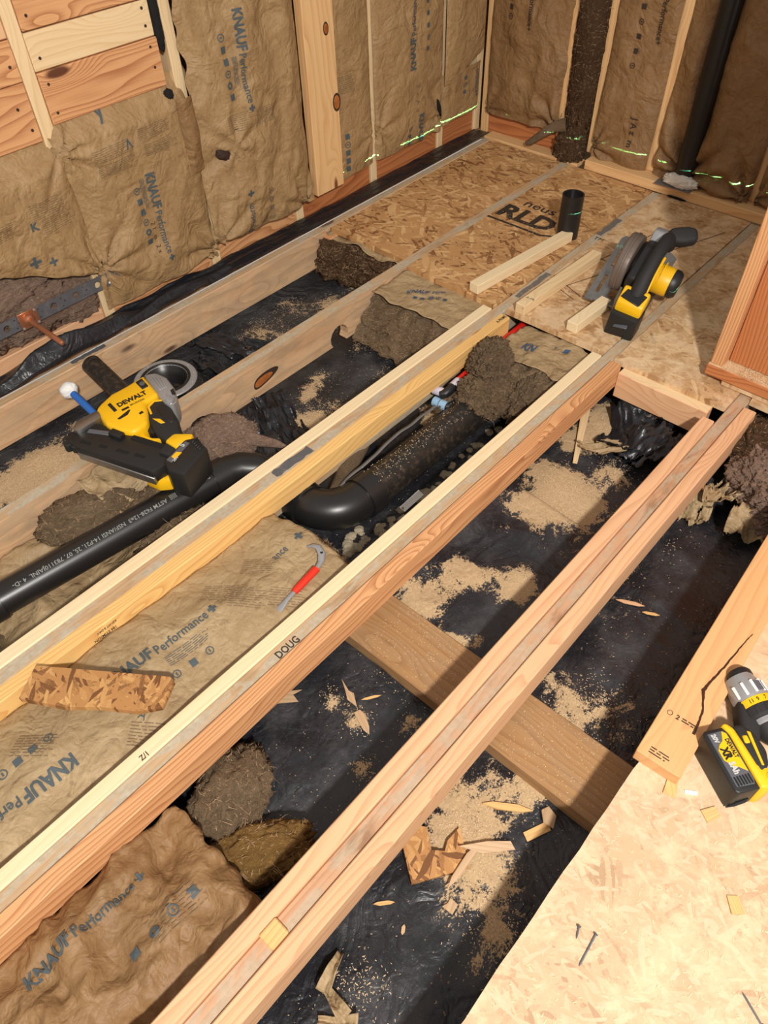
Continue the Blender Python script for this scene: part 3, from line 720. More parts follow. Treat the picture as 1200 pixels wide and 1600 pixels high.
# second joist with notch for the drain and a round notch, cut in its outline
j2 = empty('floor_joist', (1.0, 1.674, -.05)); tag(j2, 'single old joist with round notch under the nail gun', 'joist', 'floor joists')
def notch(cx, r, zc, n=11):
    a = math.asin(min(1, max(-1, (-.14-zc)/r)))
    return [(cx+r*cos(t), zc+r*sin(t)) for t in [pi-a + (2*a-pi)*i/(n-1) for i in range(n)]]
prof = [(XA, -.14)] + notch(.915, .052, -.125) + notch(1.555, .045, -.112) + [(3.04, -.14), (3.04, 0), (XA, 0)]
bm = bmesh.new()
f = bm.faces.new([bm.verts.new((x-1.0, 0, z+.05)) for x, z in prof])
r = bmesh.ops.extrude_face_region(bm, geom=[f])
for v in r['geom']:
    if isinstance(v, bmesh.types.BMVert): v.co.y = .038
for v in bm.verts: v.co.y -= .019
bmesh.ops.triangulate(bm, faces=[f for f in bm.faces if len(f.verts) > 4])
jp = finish(bm, 'joist_plank', [M['old'], M['old_top']], j2)
for p in jp.data.polygons: p.material_index = 1 if p.normal.z > .9 else 0
kn = prism('knot', [(.075*cos(t)*(.75+.25*cos(t)), .022*sin(t)+.01*cos(t)) for t in [2*pi*i/22 for i in range(22)]], 0, .0012, M['knot_rim'], j2, 0, 1, (.185, -.0192, -.035), (pi/2, 0, 0))
prism('knot_heart', [(.050*cos(t)*(.8+.2*cos(t)), .014*sin(t)+.006*cos(t)) for t in [2*pi*i/22 for i in range(22)]], .0012, .0022, M['knot'], kn, 0, 1, (-.003, -.001, 0))
# stains and stuck-on scraps on joist tops
for root, nm, x0, x1, y0, y1, mt in ((j3, 'metal_plate', .86, 1.0, 1.209, 1.242, 'galv'), (j1, 'metal_plate', .775, .905, 2.098, 2.121, 'galv'), (j3, 'tape_scrap', 2.02, 2.22, 1.209, 1.235, 'tape'), (j3, 'tape_scrap', 2.58, 2.74, 1.212, 1.242, 'tape')):
    bm = bmesh.new(); n = 10; rr = random.Random(int(x0*100))
    top = [(x0+(x1-x0)*i/n, y1-rr.uniform(0, .006)) for i in range(n+1)]; bot = [(x0+(x1-x0)*i/n, y0+rr.uniform(0, .006)) for i in range(n+1)]
    o = prism(nm, bot+top[::-1], 0, .0012, M[mt], root, 0, 1); o.location = Vector((0, 0, -.0028 if root is j3 else .0002)) - root.location

sp_ = plank('spacer_shim', .065, .105, .366, .402, -.012, .0045, M['chip'], j5); sp_.location -= j5.location
gd = plank('girder', .676, .842, -.7, 1.02, -.232, -.1405, M['girder'], None, axis='y')
tag(gd, 'broad brown timber girder lying crosswise beneath the joists', 'beam')
bk = plank('cross_block', 1.890, 1.930, .4405, .7405, -.112, -.0195, M['fir_pink'], None, axis='y', mats=[M['fir_pink'], M['pine']])
tag(bk, 'new cross block between two joists under board edge', 'block')
lg = plank('ledger_block', 1.915, 1.96, 2.045, 2.084, -.055, -.0185, M['fir_orange'], None)
tag(lg, 'short orange ledger block on joist under far board corner', 'block')

# ------------------------------------------------------------------ subfloor panels
def panel(x0, x1, y0, y1, mat, label, z=0.0, rough=.004, seed=0, th=.018):
    """a strand-board panel with a slightly ragged sawn outline"""
    rr = random.Random(seed); pts = []
    def side(ax, ay, bx, by):
        n = max(2, int(hypot(bx-ax, by-ay)/.05))
        for i in range(n):
            t = i/n; k = rr.uniform(-rough, rough)*.4 if 0 < i else 0
            pts.append((ax+(bx-ax)*t + (k if abs(bx-ax) < 1e-6 else 0), ay+(by-ay)*t + (k if abs(by-ay) < 1e-6 else 0)))
    side(x0, y0, x1, y0); side(x1, y0, x1, y1); side(x1, y1, x0, y1); side(x0, y1, x0, y0)
    cx, cy = (x0+x1)/2, (y0+y1)/2
    o = prism('subfloor_panel', [(a-cx, b-cy) for a, b in pts], -th, 0, M[mat], None, 0, 1, (cx, cy, z), None, False)
    return tag(o, label, 'floor panel', 'strand board floor panels')
pan1 = panel(1.955, 3.038, 1.6945, 2.084, 'osb_far', 'strand board floor panel in the far corner beside left wall', -.001, seed=1)
pan2 = panel(1.925, 3.038, 1.2460, 1.6535, 'osb_far', 'strand board floor panel with stamp and upright black pipe', -.001, seed=2)
pan3 = panel(1.930, 3.038, .8180, 1.2040, 'osb_dust', 'dusty strand board floor panel beneath the circular saw', -.001, seed=3)
pan4 = panel(1.925, 3.038, .4030, .7780, 'osb_dust', 'strand board floor panel between saw and partition', -.001, seed=4)
pan5 = panel(2.002, 3.038, -.75, .3630, 'osb_dust', 'strand board floor panel behind the partition at right', -.001, seed=5)
pan6 = panel(-.6, 1.62, -.95, .058, 'osb_near', 'large pale strand board sheet in the near right foreground', 0, .006, 6)
P = Print(); P.text('neus', .075, .0, .155, .01, 1.1); P.text('RLD', .14, -.05, .03, .04, 1.0)
P.rect(-.06, -.015, .20, -.002); P.add([(.20, -.015), (.29, .035), (.29, .05), (.20, -.002)], [(0, 1, 2, 3)]); P.text('TM', .03, .37, .10)
P.build('printed_stamp', lambda s, t: (2.44+t-pan2.location.x, 1.60-s-pan2.location.y, .0006), M['ink_dark'], pan2, .2)
P = Print()   # pencil and saw lines on the panel under the saw
for a, b, c, d in ((2.02, 1.19, 2.9, .86), (2.45, 1.19, 2.36, .90), (2.22, 1.20, 2.16, 1.05), (2.18, 1.20, 2.13, 1.06), (2.3, 1.15, 2.75, 1.06)):
    dx, dy = c-a, d-b; L = hypot(dx, dy); nx, ny = -dy/L*.0016, dx/L*.0016
    P.add([(a+nx, b+ny), (c+nx, d+ny), (c-nx, d-ny), (a-nx, b-ny)], [(0, 1, 2, 3)])
P.build('pencil_line', lambda s, t: (s-pan3.location.x, t-pan3.location.y, .0006), M['resin'], pan3, .5)

# ------------------------------------------------------------------ insulation lying in the floor bays
def floor_batt(name, x0, x1, y0, y1, zf, mat, label, ends=None, step=.0085, group='kraft faced batts in the floor bays', parent=None):
    root = parent or tag(empty(name, ((x0+x1)/2, (y0+y1)/2, GZ)), label, 'insulation', group)
    ex = ends or (lambda y: 0)
    def pos(x, y, off=0.0): return Vector((x, y, zf(x, y)+off)) - root.location
    nu, nv = int((x1-x0)/step), int((y1-y0)/step)
    def fn(u, v):
        y = y0+(y1-y0)*v; x = x0+(x1+ex(y)-x0)*u
        p = pos(x, y)
        if u > .97: p.z -= (u-.97)/.03*.012
        return tuple(p)
    o = gridmesh('kraft_facing', nu, nv, fn, M[mat], root, None, .0012)
    return root, o, pos
def cwave(x, y, s, amp, f=1.0): return amp*(crumple(x*f, y*f, s)-.35)
fb1, fo1, fp1 = floor_batt('floor_batt', -.6, .80, .852, 1.166, lambda x, y: -.052 + cwave(x, y, 21, .020) + .018*sin(pi*(y-.85)/.32) - .02*max(0, x-.6) + .008*(ridge(x*5+y*2, y*3, 5)-.5), 'kraft_floor',
      'kraft faced floor batt carrying the red handled nail puller', lambda y: .012*nz(y*25, 1)-.05*abs(y-1.02)*(1 if y > 1.02 else .2))
blob('wool_core', Vector((.70, 1.0, -.115))-fb1.location, (.13, .15, .05), M['wool'], fb1, .2, 3, 3, 5)
box('wool_core', (-.6-.1, -.155, .0), (.60-.1, .155, .095), M['wool'], fb1, .01, (0, 0, 0))
def fprint(o, pos, x, y, ang, items, mat='ink'):
    P = Print(); items(P); ca, sa = cos(ang), sin(ang)
    P.build('printed_lettering', lambda s, t: pos(x+s*ca-t*sa, y+s*sa+t*ca, .0032), M[mat], o)
fprint(fo1, fp1, .175, 1.030, -.08, brand)
fprint(fo1, fp1, .30, .955, -.08, lambda P: (P.icons(0, -.005, .017, .045, 'oqo'), P.lines(.0, .045, .12, 6, .005, .0014, rng)))
fprint(fo1, fp1, .035, .965, pi-.05, brand)
fprint(fo1, fp1, .02, 1.03, pi-.05, lambda P: iconrow(P, 0, 0, 'oqqoxq', .018, .036))
fprint(fo1, fp1, .70, 1.02, .0, lambda P: (P.text('ance', .032, -.03, 0, .014, .8), P.rect(.05, .006, .075, .014), P.rect(.058, -.003, .067, .023)))
for x, y, w in ((.50, 1.10, .14), (.53, 1.03, .10), (.16, .93, .10), (.60, .96, .10), (.62, 1.09, .10), (-.02, 1.09, .10)):
    fprint(fo1, fp1, x, y, -.9, lambda P, w=w: P.lines(0, 0, w, 8, .007, .0014, rng), 'ink_faint')
fprint(fo1, fp1, .155, 1.0, -1.3, lambda P: P.text('faced  A', .028), 'ink')

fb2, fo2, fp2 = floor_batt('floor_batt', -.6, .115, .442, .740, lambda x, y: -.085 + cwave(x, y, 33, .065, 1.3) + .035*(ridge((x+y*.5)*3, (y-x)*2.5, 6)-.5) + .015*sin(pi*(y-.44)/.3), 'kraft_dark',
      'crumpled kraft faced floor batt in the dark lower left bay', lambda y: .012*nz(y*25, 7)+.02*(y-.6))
fprint(fo2, fp2, -.26, .655, .0, lambda P: brand(P, .030))
fprint(fo2, fp2, -.10, .56, .0, lambda P: iconrow(P, 0, 0, 'qxoq', .018, .045))
fprint(fo2, fp2, -.06, .585, .0, lambda P: P.lines(0, 0, .11, 8, .007, .0014, rng), 'ink_faint')
box('wool_core', (-.35, -.15, .01), (.29, .15, .06), M['wool'], fb2, .01, (0, 0, 0))
tag(blob('insulation_wad', (.165, .555, -.135), (.11, .055, .035), M['wool_yellow'], None, .35, 2.5, 4, 5, (0, 0, -.5)), 'yellowed insulation wad at the end of the lower left batt', 'insulation')
tag(blob('insulation_wad', (.215, .690, -.140), (.10, .07, .045), M['wool'], None, .4, 2.8, 6, 5, (0, 0, .4)), 'grey brown insulation wad under the coarse orange sister board', 'insulation')

fb3, fo3, fp3 = floor_batt('floor_batt', -.6, .60, 1.290, 1.652, lambda x, y: -.135 + cwave(x, y, 45, .045, 1.1) + .030*(ridge(x*2.5+y*2, y*3, 9)-.4), 'kraft_floor',
      'rumpled kraft faced floor batt beneath the long drain pipe', lambda y: .03*nz(y*15, 2))
box('wool_core', (-.55, -.17, .01), (.50, .17, .03), M['wool'], fb3, .01, (0, 0, 0))
fprint(fo3, fp3, .22, 1.335, .0, lambda P: iconrow(P, 0, 0, 'oxqqo', .021, .038), 'ink_blue')
for x, y in ((.10, 1.60), (.13, 1.36), (.20, 1.55)):
    fprint(fo3, fp3, x, y, -.9, lambda P: P.lines(0, 0, .12, 8, .007, .0016, rng), 'ink_faint')

def wad(c, r, seed, label, mat='wool', amp=.4, freq=2.8, rot=(0, 0, 0), sub=5, name='insulation_wad'):
    return tag(blob(name, c, r, M[mat], None, amp, freq, seed, sub, rot), label, 'insulation')
wad((.47, 1.56, -.085), (.14, .075, .055), 11, 'brown insulation wad against the old joist left of the nail gun', 'wool', rot=(0, 0, -.5))
wad((.62, 1.47, -.095), (.10, .06, .05), 13, 'brown insulation wad beneath the nail gun magazine', 'wool', rot=(0, 0, -.3))
wad((.885, 1.505, -.055), (.105, .085, .060), 15, 'fluffy pale brown insulation wad beside the nail gun battery', 'wool_pink', .28, 2.2, (0, 0, -.5), 6)
tag(tube('insulation_tail', [(.93, 1.45, -.04), (.96, 1.40, -.05), (.985, 1.36, -.055), (1.0, 1.32, -.06)], [.022, .018, .012, .003], M['wool_pink'], None, 12), 'thin tail of torn insulation reaching toward the pine sister board', 'insulation')
wad((.60, 1.335, -.105), (.12, .045, .045), 17, 'insulation strip between the drain pipe and pine sister board', 'wool', rot=(0, 0, -.1))
wad((.80, 1.315, -.11), (.07, .03, .045), 18, 'small insulation tuft under the drain pipe elbow', 'wool')
wad((.02, 1.60, -.10), (.12, .05, .05), 19, 'grey insulation wad at the left edge of the frame', 'wool')
# loose paper flap hanging by the gun
def flap(u, v):
    x = .48+.165*u+.03*v; y = 1.642-.02-.17*v+.02*u
    z = -.005-.075*v*(.6+.4*v)+.022*(ridge(u*2.5, v*2.5, 3)-.4)
    return (x+.015*nz(u*3, v*4, 5), y, z)
fl = gridmesh('kraft_flap', 30, 34, flap, M['kraft_floor'], None, lambda u, v: v < .86+.12*nz(u*6, 1), .001)
tag(fl, 'torn kraft paper flap hanging below the nail gun', 'paper')
P = Print(); P.lines(0, 0, .10, 9, .0075, .0016, rng)
P.build('printed_lines', lambda s, t: (Vector(flap(.25+s/.2, .60-t/.2))+Vector((0, 0, .003))), M['ink_faint'], fl)

# torn batt ends under the far panels
def torn_batt(x0, x1, y0, y1, ztop, zbot, slant, seed, label, paper_x0, mat='wool'):
    root = tag(empty('torn_batt', ((x0+x1)/2, (y0+y1)/2, zbot)), label, 'insulation', 'torn batt ends under the far panels')
    L = root.location
    def face(u, v):      # torn end: u across, v from bottom to top, then back over the top
        y = y1+(y0-y1)*u
        if v < .5:
            t = v*2; z = zbot+(ztop-zbot)*t; x = x0+slant*t**1.5
        else:
            t = (v-.5)*2; x = x0+slant+(x1-x0-slant)*t; z = ztop
        k = (ridge(u*5, v*16+nz(u*3, v*2)*2, seed)-.4)*.016 + nz(u*9, v*9, seed)*.02 + .03*nz(u*2.3, v*1.2, seed+4)
        return (x-L.x-k*(1 if v < .55 else .2), y-L.y, z-L.z+k*.6*sin(pi*min(1, v*1.0)))
    fuzz(gridmesh('torn_wool', 46, 60, face, M[mat], root), 2600, seed)
    def top(u, v):
        y = y1+(y0-y1)*u; x = paper_x0+.02*nz(u*6, seed)+(x1-paper_x0)*v
        return (x-L.x, y-L.y, ztop-L.z+.014+.018*(crumple(u*.5, v*.4, seed)-.3)+.012*nz(u*4, v*2, seed))
    pp = gridmesh('kraft_facing', 34, 26, top, M['kraft_floor'], root, None, .001)
    return root, pp, top
tb1, tp1, tf1 = torn_batt(1.625, 1.940, 1.286, 1.652, -.035, -.165, .13, 3, 'layered brown batt end beneath the stamped floor panel', 1.73)
P = Print(); P.text('KNAUF', .042, 0, 0, .03, .8); P.text('Perfo', .034, .125, 0, .012, .8); P.icons(.06, -.045, .02, .036, 'qqxoq')
P.build('printed_lettering', lambda s, t: Vector(tf1(.28+(s*.62-t*.25)/.37, .60+(t*.8+s*.45)/.21*.9-.25))+Vector((0, 0, .004)), M['ink_blue'], tp1)
tb2, tp2, tf2 = torn_batt(1.60, 1.940, .856, 1.126, -.045, -.13, .12, 7, 'ragged batt end spilling over the black drain pipe', 1.74)
P = Print(); P.text('KN', .05, 0, 0, .03, .8); P.text('v', .03, .10, .07); P.rect(.14, .06, .16, .08)
P.build('printed_lettering', lambda s, t: Vector(tf2(.25+s/.31, .35+t/.2))+Vector((0, 0, .004)), M['ink_blue'], tp2)
tb3, tp3, tf3 = torn_batt(1.86, 2.02, 1.70, 2.082, -.035, -.15, .05, 9, 'dark batt end beneath the far corner floor panel', 1.93, 'wool_dark')
wad((1.70, 1.095, -.035), (.105, .060, .055), 23, 'ragged insulation clump against the yellow sister board', 'wool', .5, 2.6, (0, .2, .5), 6)
wad((1.60, 1.03, -.075), (.085, .075, .050), 24, 'ragged insulation clump on top of the big drain pipe', 'wool', .5, 2.8, (0, 0, -.3), 6)
wad((1.68, .92, -.085), (.10, .055, .055), 25, 'ragged insulation clump against the middle pine sister board', 'wool', .5, 2.9, (0, 0, .2), 6)
wad((1.56, 1.135, -.125), (.07, .03, .03), 26, 'small insulation tuft beside the pipe couplings', 'wool', .5, 2.9)

# ------------------------------------------------------------------ drain pipes
big = empty('drain_pipe', (1.3, 1.05, GZ)); tag(big, 'large black drain pipe lying on the ground plastic', 'pipe')
L = big.location
tube('pipe', [Vector((1.04, 1.062, -.128))-L, Vector((1.40, 1.052, -.124))-L, Vector((1.95, 1.035, -.118))-L], .057, M['abs_dusty'], big, 36)
sweep = [(1.06, 1.062, -.128), (1.02, 1.066, -.128)] + [(1.02-.105*sin(a), 1.168-.102*cos(a), -.128) for a in [i*pi/2/11 for i in range(1, 12)]] + [(.915, 1.20, -.128)]
tube('elbow', [Vector(p)-L for p in sweep], .060, M['abs'], big, 36)
tube('hub', [Vector((1.085, 1.061, -.128))-L, Vector((1.03, 1.064, -.128))-L], .066, M['abs'], big, 36)
tube('hub', [Vector((.913, 1.16, -.128))-L, Vector((.915, 1.24, -.126))-L], .066, M['abs'], big, 36)
lp = empty('drain_pipe', (.5, 1.42, GZ)); tag(lp, 'long black drain pipe with printed side crossing under pine board', 'pipe'); L2 = lp.location
A0, A1 = Vector((.135, 1.470, -.055)), Vector((.765, 1.382, -.050))
tube('pipe', [A0-L2, A1-L2], .044, M['abs'], lp, 36)
dA = (A1-A0).normalized()
tube('hub', [A1-dA*.01-L2, A1+dA*.04-L2], .050, M['abs'], lp, 36)
b0 = A1+dA*.03
tube('elbow', [b0-L2, b0+dA*.02-L2, Vector((.845, 1.364, -.052))-L2, Vector((.880, 1.335, -.062))-L2, Vector((.900, 1.30, -.085))-L2, Vector((.908, 1.26, -.11))-L2, Vector((.912, 1.22, -.12))-L2], .0455, M['abs'], lp, 32)
tube('hub', [A0+dA*.005-L2, A0-dA*.045-L2], .050, M['abs'], lp, 36)
tube('elbow', [A0-L2, A0-dA*.04-L2, A0-dA*.10+Vector((0, 0, -.012))-L2, A0-dA*.15+Vector((0, 0, -.05))-L2, A0-dA*.17+Vector((0, 0, -.10))-L2], .0455, M['abs'], lp, 32)
P = Print(); P.text('DWV SCH 40  |||||  ASTM F628-12e3  NSF/ANSI 14-P21, 25, 07, 783110JAINL  4 -D-', .020, 0, 0, .01)
def on_pipe(s, t):
    p = A1 - dA*(s*.82+.02); a = radians(72) - t*.8/.044
    side = Vector((dA.y, -dA.x, 0))
    return p + side*(.0447*cos(a)) + Vector((0, 0, .0447*sin(a))) - L2
P.build('printed_lettering', on_pipe, M['ink_pale'], lp)
fd = empty('flange_drain_pipe', (.925, 1.805, GZ)); tag(fd, 'black toilet flange with bright metal ring between two joists', 'pipe flange'); L3 = fd.location
lathe('flange_ring', [(.068, .000), (.098, .000), (.1005, .003), (.098, .0065), (.084, .0075), (.070, .0065), (.068, .003)], M['silver'], fd, 44, Vector((.925, 1.805, -.004))-L3)
lathe('flange_bowl', [(.080, -.002), (.080, .0060), (.073, .0065), (.064, -.004), (.054, -.02), (.045, -.05), (.0, -.055), (.0, -.060), (.052, -.06), (.06, -.02), (.07, -.002)], M['abs'], fd, 40, Vector((.925, 1.805, -.001))-L3)
lathe('test_cap', [(0, 0), (.018, 0), (.018, .010), (.012, .013), (0, .013)], M['silver'], fd, 20, Vector((.92, 1.80, -.045))-L3)
for i in range(12):
    a = 2*pi*i/12
    lathe('slot_screw', [(0, 0), (.0035, 0), (.002, .0015), (0, .0015)], M['silver'], fd, 8, Vector((.925+.091*cos(a), 1.805+.091*sin(a), .003))-L3)
tube('drop_pipe', [Vector((.925, 1.805, -.05))-L3, Vector((.925, 1.80, -.10))-L3, Vector((.922, 1.75, -.125))-L3, Vector((.918, 1.66, -.128))-L3, Vector((.915, 1.45, -.128))-L3, Vector((.912, 1.38, -.125))-L3], .046, M['abs_dusty'], fd, 28)
ps = tube('pipe_stub', [(.800, 1.77, -.045), (.803, 1.85, -.03), (.812, 2.00, -.008), (.815, 2.055, .0)], .033, M['abs_dusty'], None, 28, True, .006)
tag(ps, 'short black pipe stub sticking out behind the nail gun', 'pipe')
up = tube('riser_pipe', [(2.492, 1.318, .0), (2.492, 1.318, .165)], .041, M['abs'], None, 36, True, .006)
tag(up, 'upright black pipe riser standing on the stamped floor panel', 'pipe')

# water lines
wp = empty('water_line', (.70, 1.90, -.10)); tag(wp, 'blue water tube with white cap beside the nail gun', 'water line'); L4 = wp.location
tube('tube', [Vector((.690, 1.975, .006))-L4, Vector((.690, 1.93, -.004))-L4, Vector((.690, 1.85, -.025))-L4, Vector((.688, 1.78, -.06))-L4, Vector((.68, 1.74, -.14))-L4], .0115, M['blue_pex'], wp, 16)
blob('cap', Vector((.690, 1.985, .008))-L4, (.026, .024, .023), M['white'], wp, .22, 2.0, 3, 4)
rl = empty('water_line', (1.7, 1.15, -.12)); tag(rl, 'red water tube with pale coupling along the yellow sister board', 'water line'); L5 = rl.location
tube('tube', [Vector((1.585, 1.145, -.078))-L5, Vector((1.70, 1.146, -.074))-L5, Vector((1.86, 1.148, -.062))-L5, Vector((1.98, 1.150, -.060))-L5], .0135, M['red_pex'], rl, 16)
tube('coupling', [Vector((1.592, 1.144, -.079))-L5, Vector((1.556, 1.142, -.080))-L5], .0165, M['lilac'], rl, 18)
tube('elbow', [Vector((1.560, 1.142, -.080))-L5, Vector((1.535, 1.140, -.081))-L5, Vector((1.522, 1.142, -.084))-L5, Vector((1.516, 1.155, -.090))-L5], .0165, M['black'], rl, 18)
tube('end_cap', [Vector((1.522, 1.150, -.085))-L5, Vector((1.515, 1.185, -.085))-L5], .0150, M['lilac'], rl, 18)
bl = empty('water_line', (1.6, 1.12, -.16)); tag(bl, 'blue water tube with pale blue coupling beside the red tube', 'water line'); L6 = bl.location
tube('tube', [Vector((1.555, 1.110, -.112))-L6, Vector((1.66, 1.112, -.118))-L6], .0125, M['blue_pex'], bl, 16)
tube('coupling', [Vector((1.560, 1.110, -.112))-L6, Vector((1.532, 1.108, -.112))-L6], .0155, M['pale_blue'], bl, 18)
tube('elbow', [Vector((1.534, 1.108, -.112))-L6, Vector((1.512, 1.107, -.112))-L6, Vector((1.503, 1.112, -.112))-L6, Vector((1.500, 1.124, -.112))-L6], .0155, M['black'], bl, 18)
tube('end_cap', [Vector((1.500, 1.118, -.112))-L6, Vector((1.498, 1.142, -.112))-L6], .0165, M['pale_blue'], bl, 18)
tube('end_cap', [Vector((1.498, 1.146, -.112))-L6, Vector((1.496, 1.168, -.112))-L6], .0165, M['pale_blue'], bl, 18)
st = gridmesh('grey_strap', 60, 2, lambda u, v: (1.02+.50*u, 1.130+.015*u+.006*nz(u*5, 1)+.011*v, -.115+.015*sin(pi*u)+.005*nz(u*8, 3)), M['tape'], None, None, .002)
tag(st, 'pale grey strap running along the big drain pipe', 'strap')
gp = tube('clay_pipe', [(1.02, 1.150, -.155), (1.10, 1.19, -.150), (1.22, 1.24, -.15), (1.30, 1.28, -.15)], .028, M['wool'], None, 18)
tag(gp, 'dusty brown pipe meeting the drain elbow under the joist', 'pipe')
wt = prism('white_tag', [(-.045, -.010), (.045, -.013), (.048, .010), (-.044, .012)], 0, .001, M['white'], None, 0, 1, (1.155, .975, GZ+.012), (.2, 0, .05))
tag(wt, 'white sticker scrap on the ground below the drain pipe', 'label')
def stones():
    rr = random.Random(5); proto = []
    for k in range(3):
        bm = bmesh.new(); bmesh.ops.create_icosphere(bm, subdivisions=2, radius=1)
        for v in bm.verts: v.co *= 1+.35*noise.noise(v.co*1.4+Vector((k*5, 0, 0)))
        me = bpy.data.meshes.new('gravel_stone'); bm.to_mesh(me); bm.free(); me.materials.append(M['stone']); proto.append(me)
    spots = [(rr.uniform(.83, .98), rr.uniform(.975, 1.03)) for _ in range(22)] + [(rr.uniform(1.0, 1.6), rr.uniform(.955, .985)) for _ in range(34)]
    for i, (x, y) in enumerate(spots):
        o = bpy.data.objects.new('gravel_stone', proto[i % 3]); COL.objects.link(o)
        s = rr.uniform(.007, .015); o.scale = (s*1.2, s, s*.6); o.location = (x, y, ground_h(x, y)+s*.25); o.rotation_euler = (0, 0, rr.uniform(0, 6))
        tag(o, 'small pale gravel stone on the ground beside the big drain pipe', 'stone', 'gravel stones beside the drain pipe')
stones()

# ------------------------------------------------------------------ nail gun lying on its side over the second joist
ng = empty('nail_gun', (.546, 1.702, .002), (0, 0, -.2692)); tag(ng, 'yellow and black cordless nail gun lying on its side across joist', 'nail gun')
V_ = lambda pts: [(u, -v) for u, v in pts]
hs = prism('motor_housing', V_([(.092, -.050), (.112, -.066), (.150, -.090), (.190, -.098), (.262, -.118), (.268, -.010), (.222, .002), (.214, .040), (.196, .090), (.170, .103), (.144, .106), (.118, .078), (.094, .030)]), .012, .100, M['yellow'], ng, .012, 3)
prism('housing_ridge', V_([(.150, -.092), (.188, -.102), (.262, -.126), (.262, -.108), (.190, -.084), (.152, -.076)]), .03, .092, M['yellow'], hs, .005, 2)
prism('vent_slot', V_([(.126, -.045), (.136, -.050), (.142, -.006), (.132, -.002)]), .095, .1012, M['black'], hs, .001, 1)
prism('badge', V_([(.228, -.098), (.252, -.106), (.256, -.058), (.234, -.052)]), .095, .1022, M['black'], hs, .003, 1)
lathe('dial', [(0, 0), (.008, 0), (.008, .003), (0, .003)], M['grey_label'], hs, 16, (.243, .076, .102))
P = Print(); P.text('DEWALT', .026, 0, 0, .055, .86); P.text('BRUSHLESS', .010, .028, -.018, .02, .9)
ca, sa = cos(.13), sin(.13)
P.build('lettering', lambda s, t: (.150+s*ca-t*sa*1, .012+s*sa*1.0+t*ca+.004, .1007), M['black'], hs, .5)
P = Print(); P.rect(0, 0, .022, .009); P.build('lettering', lambda s, t: (.153+s*ca-t*sa, -.007+s*sa+t*ca, .1008), M['black'], hs, .5)
prism('side_groove', V_([(.128, .030), (.170, .010), (.174, .014), (.160, .030), (.134, .037)]), .095, .1006, M['black'], hs, .0005, 1)
prism('screw_recess', V_([(.186, .040), (.200, .034), (.203, .046), (.189, .052)]), .095, .1008, M['black'], hs, .002, 1)
cp = prism('end_cap', V_([(.262, -.120), (.298, -.110), (.316, -.070), (.317, -.010), (.304, .030), (.282, .058), (.268, .040), (.264, -.010)]), .010, .102, M['silver'], ng, .011, 3)
for k in range(4):
    prism('cooling_rib', V_([(.270+k*.009, -.098+k*.008), (.275+k*.009, -.098+k*.008), (.280+k*.006, -.020), (.275+k*.006, -.020)]), .098, .1045, M['silver'], cp, .001, 1)
for k in range(4):
    tube('cooling_rib', [(.268+.018*cos(a)+k*.004, -.008-.012*k-.02*sin(a), .1025) for a in [i*pi/2/6 for i in range(7)]], .0022, M['silver'], cp, 8)
prism('cap_slot', V_([(.300, -.002), (.312, -.006), (.308, .020), (.297, .022)]), .098, .1028, M['black'], cp, .001, 1)
gr = prism('grip', V_([(.214, .004), (.246, -.012), (.284, .006), (.278, .050), (.276, .112), (.256, .172), (.240, .190), (.208, .178), (.200, .120), (.204, .060)]), .028, .088, M['rubber'], ng, .012, 3)
prism('grip_accent', V_([(.220, .012), (.246, -.004), (.280, .012), (.279, .019), (.246, .004), (.226, .018), (.222, .050), (.216, .050)]), .084, .0895, M['yellow'], gr, .001, 1)
prism('grip_accent', V_([(.214, .070), (.232, .084), (.238, .108), (.226, .104)]), .084, .0895, M['yellow'], gr, .001, 1)
prism('grip_pad', V_([(.240, .030), (.270, .036), (.268, .110), (.250, .120), (.240, .080)]), .086, .0915, M['black'], gr, .003, 1)
prism('trigger', V_([(.186, .080), (.204, .070), (.206, .100), (.198, .122), (.188, .104)]), .04, .076, M['black'], ng, .004, 2)
prism('trigger_guard', V_([(.160, .098), (.168, .092), (.188, .128), (.206, .140), (.204, .150), (.182, .138)]), .042, .072, M['yellow'], ng, .003, 2)
ft = prism('battery_mount', V_([(.205, .190), (.238, .174), (.284, .206), (.270, .226), (.246, .240), (.222, .238)]), .018, .100, M['yellow'], ng, .008, 2)
prism('battery_chin', V_([(.118, .222), (.150, .214), (.196, .262), (.172, .278), (.140, .262)]), .0, .045, M['yellow'], ng, .006, 2)
bt = prism('battery', V_([(.172, .268), (.252, .222), (.282, .232), (.290, .292), (.198, .350), (.170, .312)]), .014, .106, M['black'], ng, .007, 2)
prism('label', V_([(.180, .272), (.250, .232), (.258, .246), (.188, .288)]), .1, .1068, M['grey_label'], bt, .0006, 1)
prism('label', V_([(.196, .268), (.214, .258), (.226, .268), (.200, .283)]), .1, .1074, M['yellow'], bt, .0004, 1)
P = Print(); P.text('5', .022, 0, 0, .04); P.text('20V', .012, -.055, -.014, .03)
ca2, sa2 = cos(.52), sin(.52)
P.build('lettering', lambda s, t: (.236+s*ca2-t*sa2, -.252+s*sa2+t*ca2, .1078), M['ink_white'], bt, .5)
for k in range(5): prism('cooling_rib', V_([(.262+k*.001, .246+k*.009), (.284, .236+k*.010), (.2845, .239+k*.010), (.264+k*.001, .250+k*.009)]), .1, .1085, M['black'], bt, .0008, 1)
mg = prism('magazine', V_([(-.012, .020), (.010, -.006), (.062, -.022), (.098, .020), (.236, .238), (.212, .258), (.176, .262), (.136, .268), (-.002, .058)]), .040, .084, M['black'], ng, .006, 2)
prism('magazine_rail', V_([(-.006, .054), (.004, .046), (.146, .262), (.134, .272)]), .036, .062, M['steel'], mg, .002, 1)
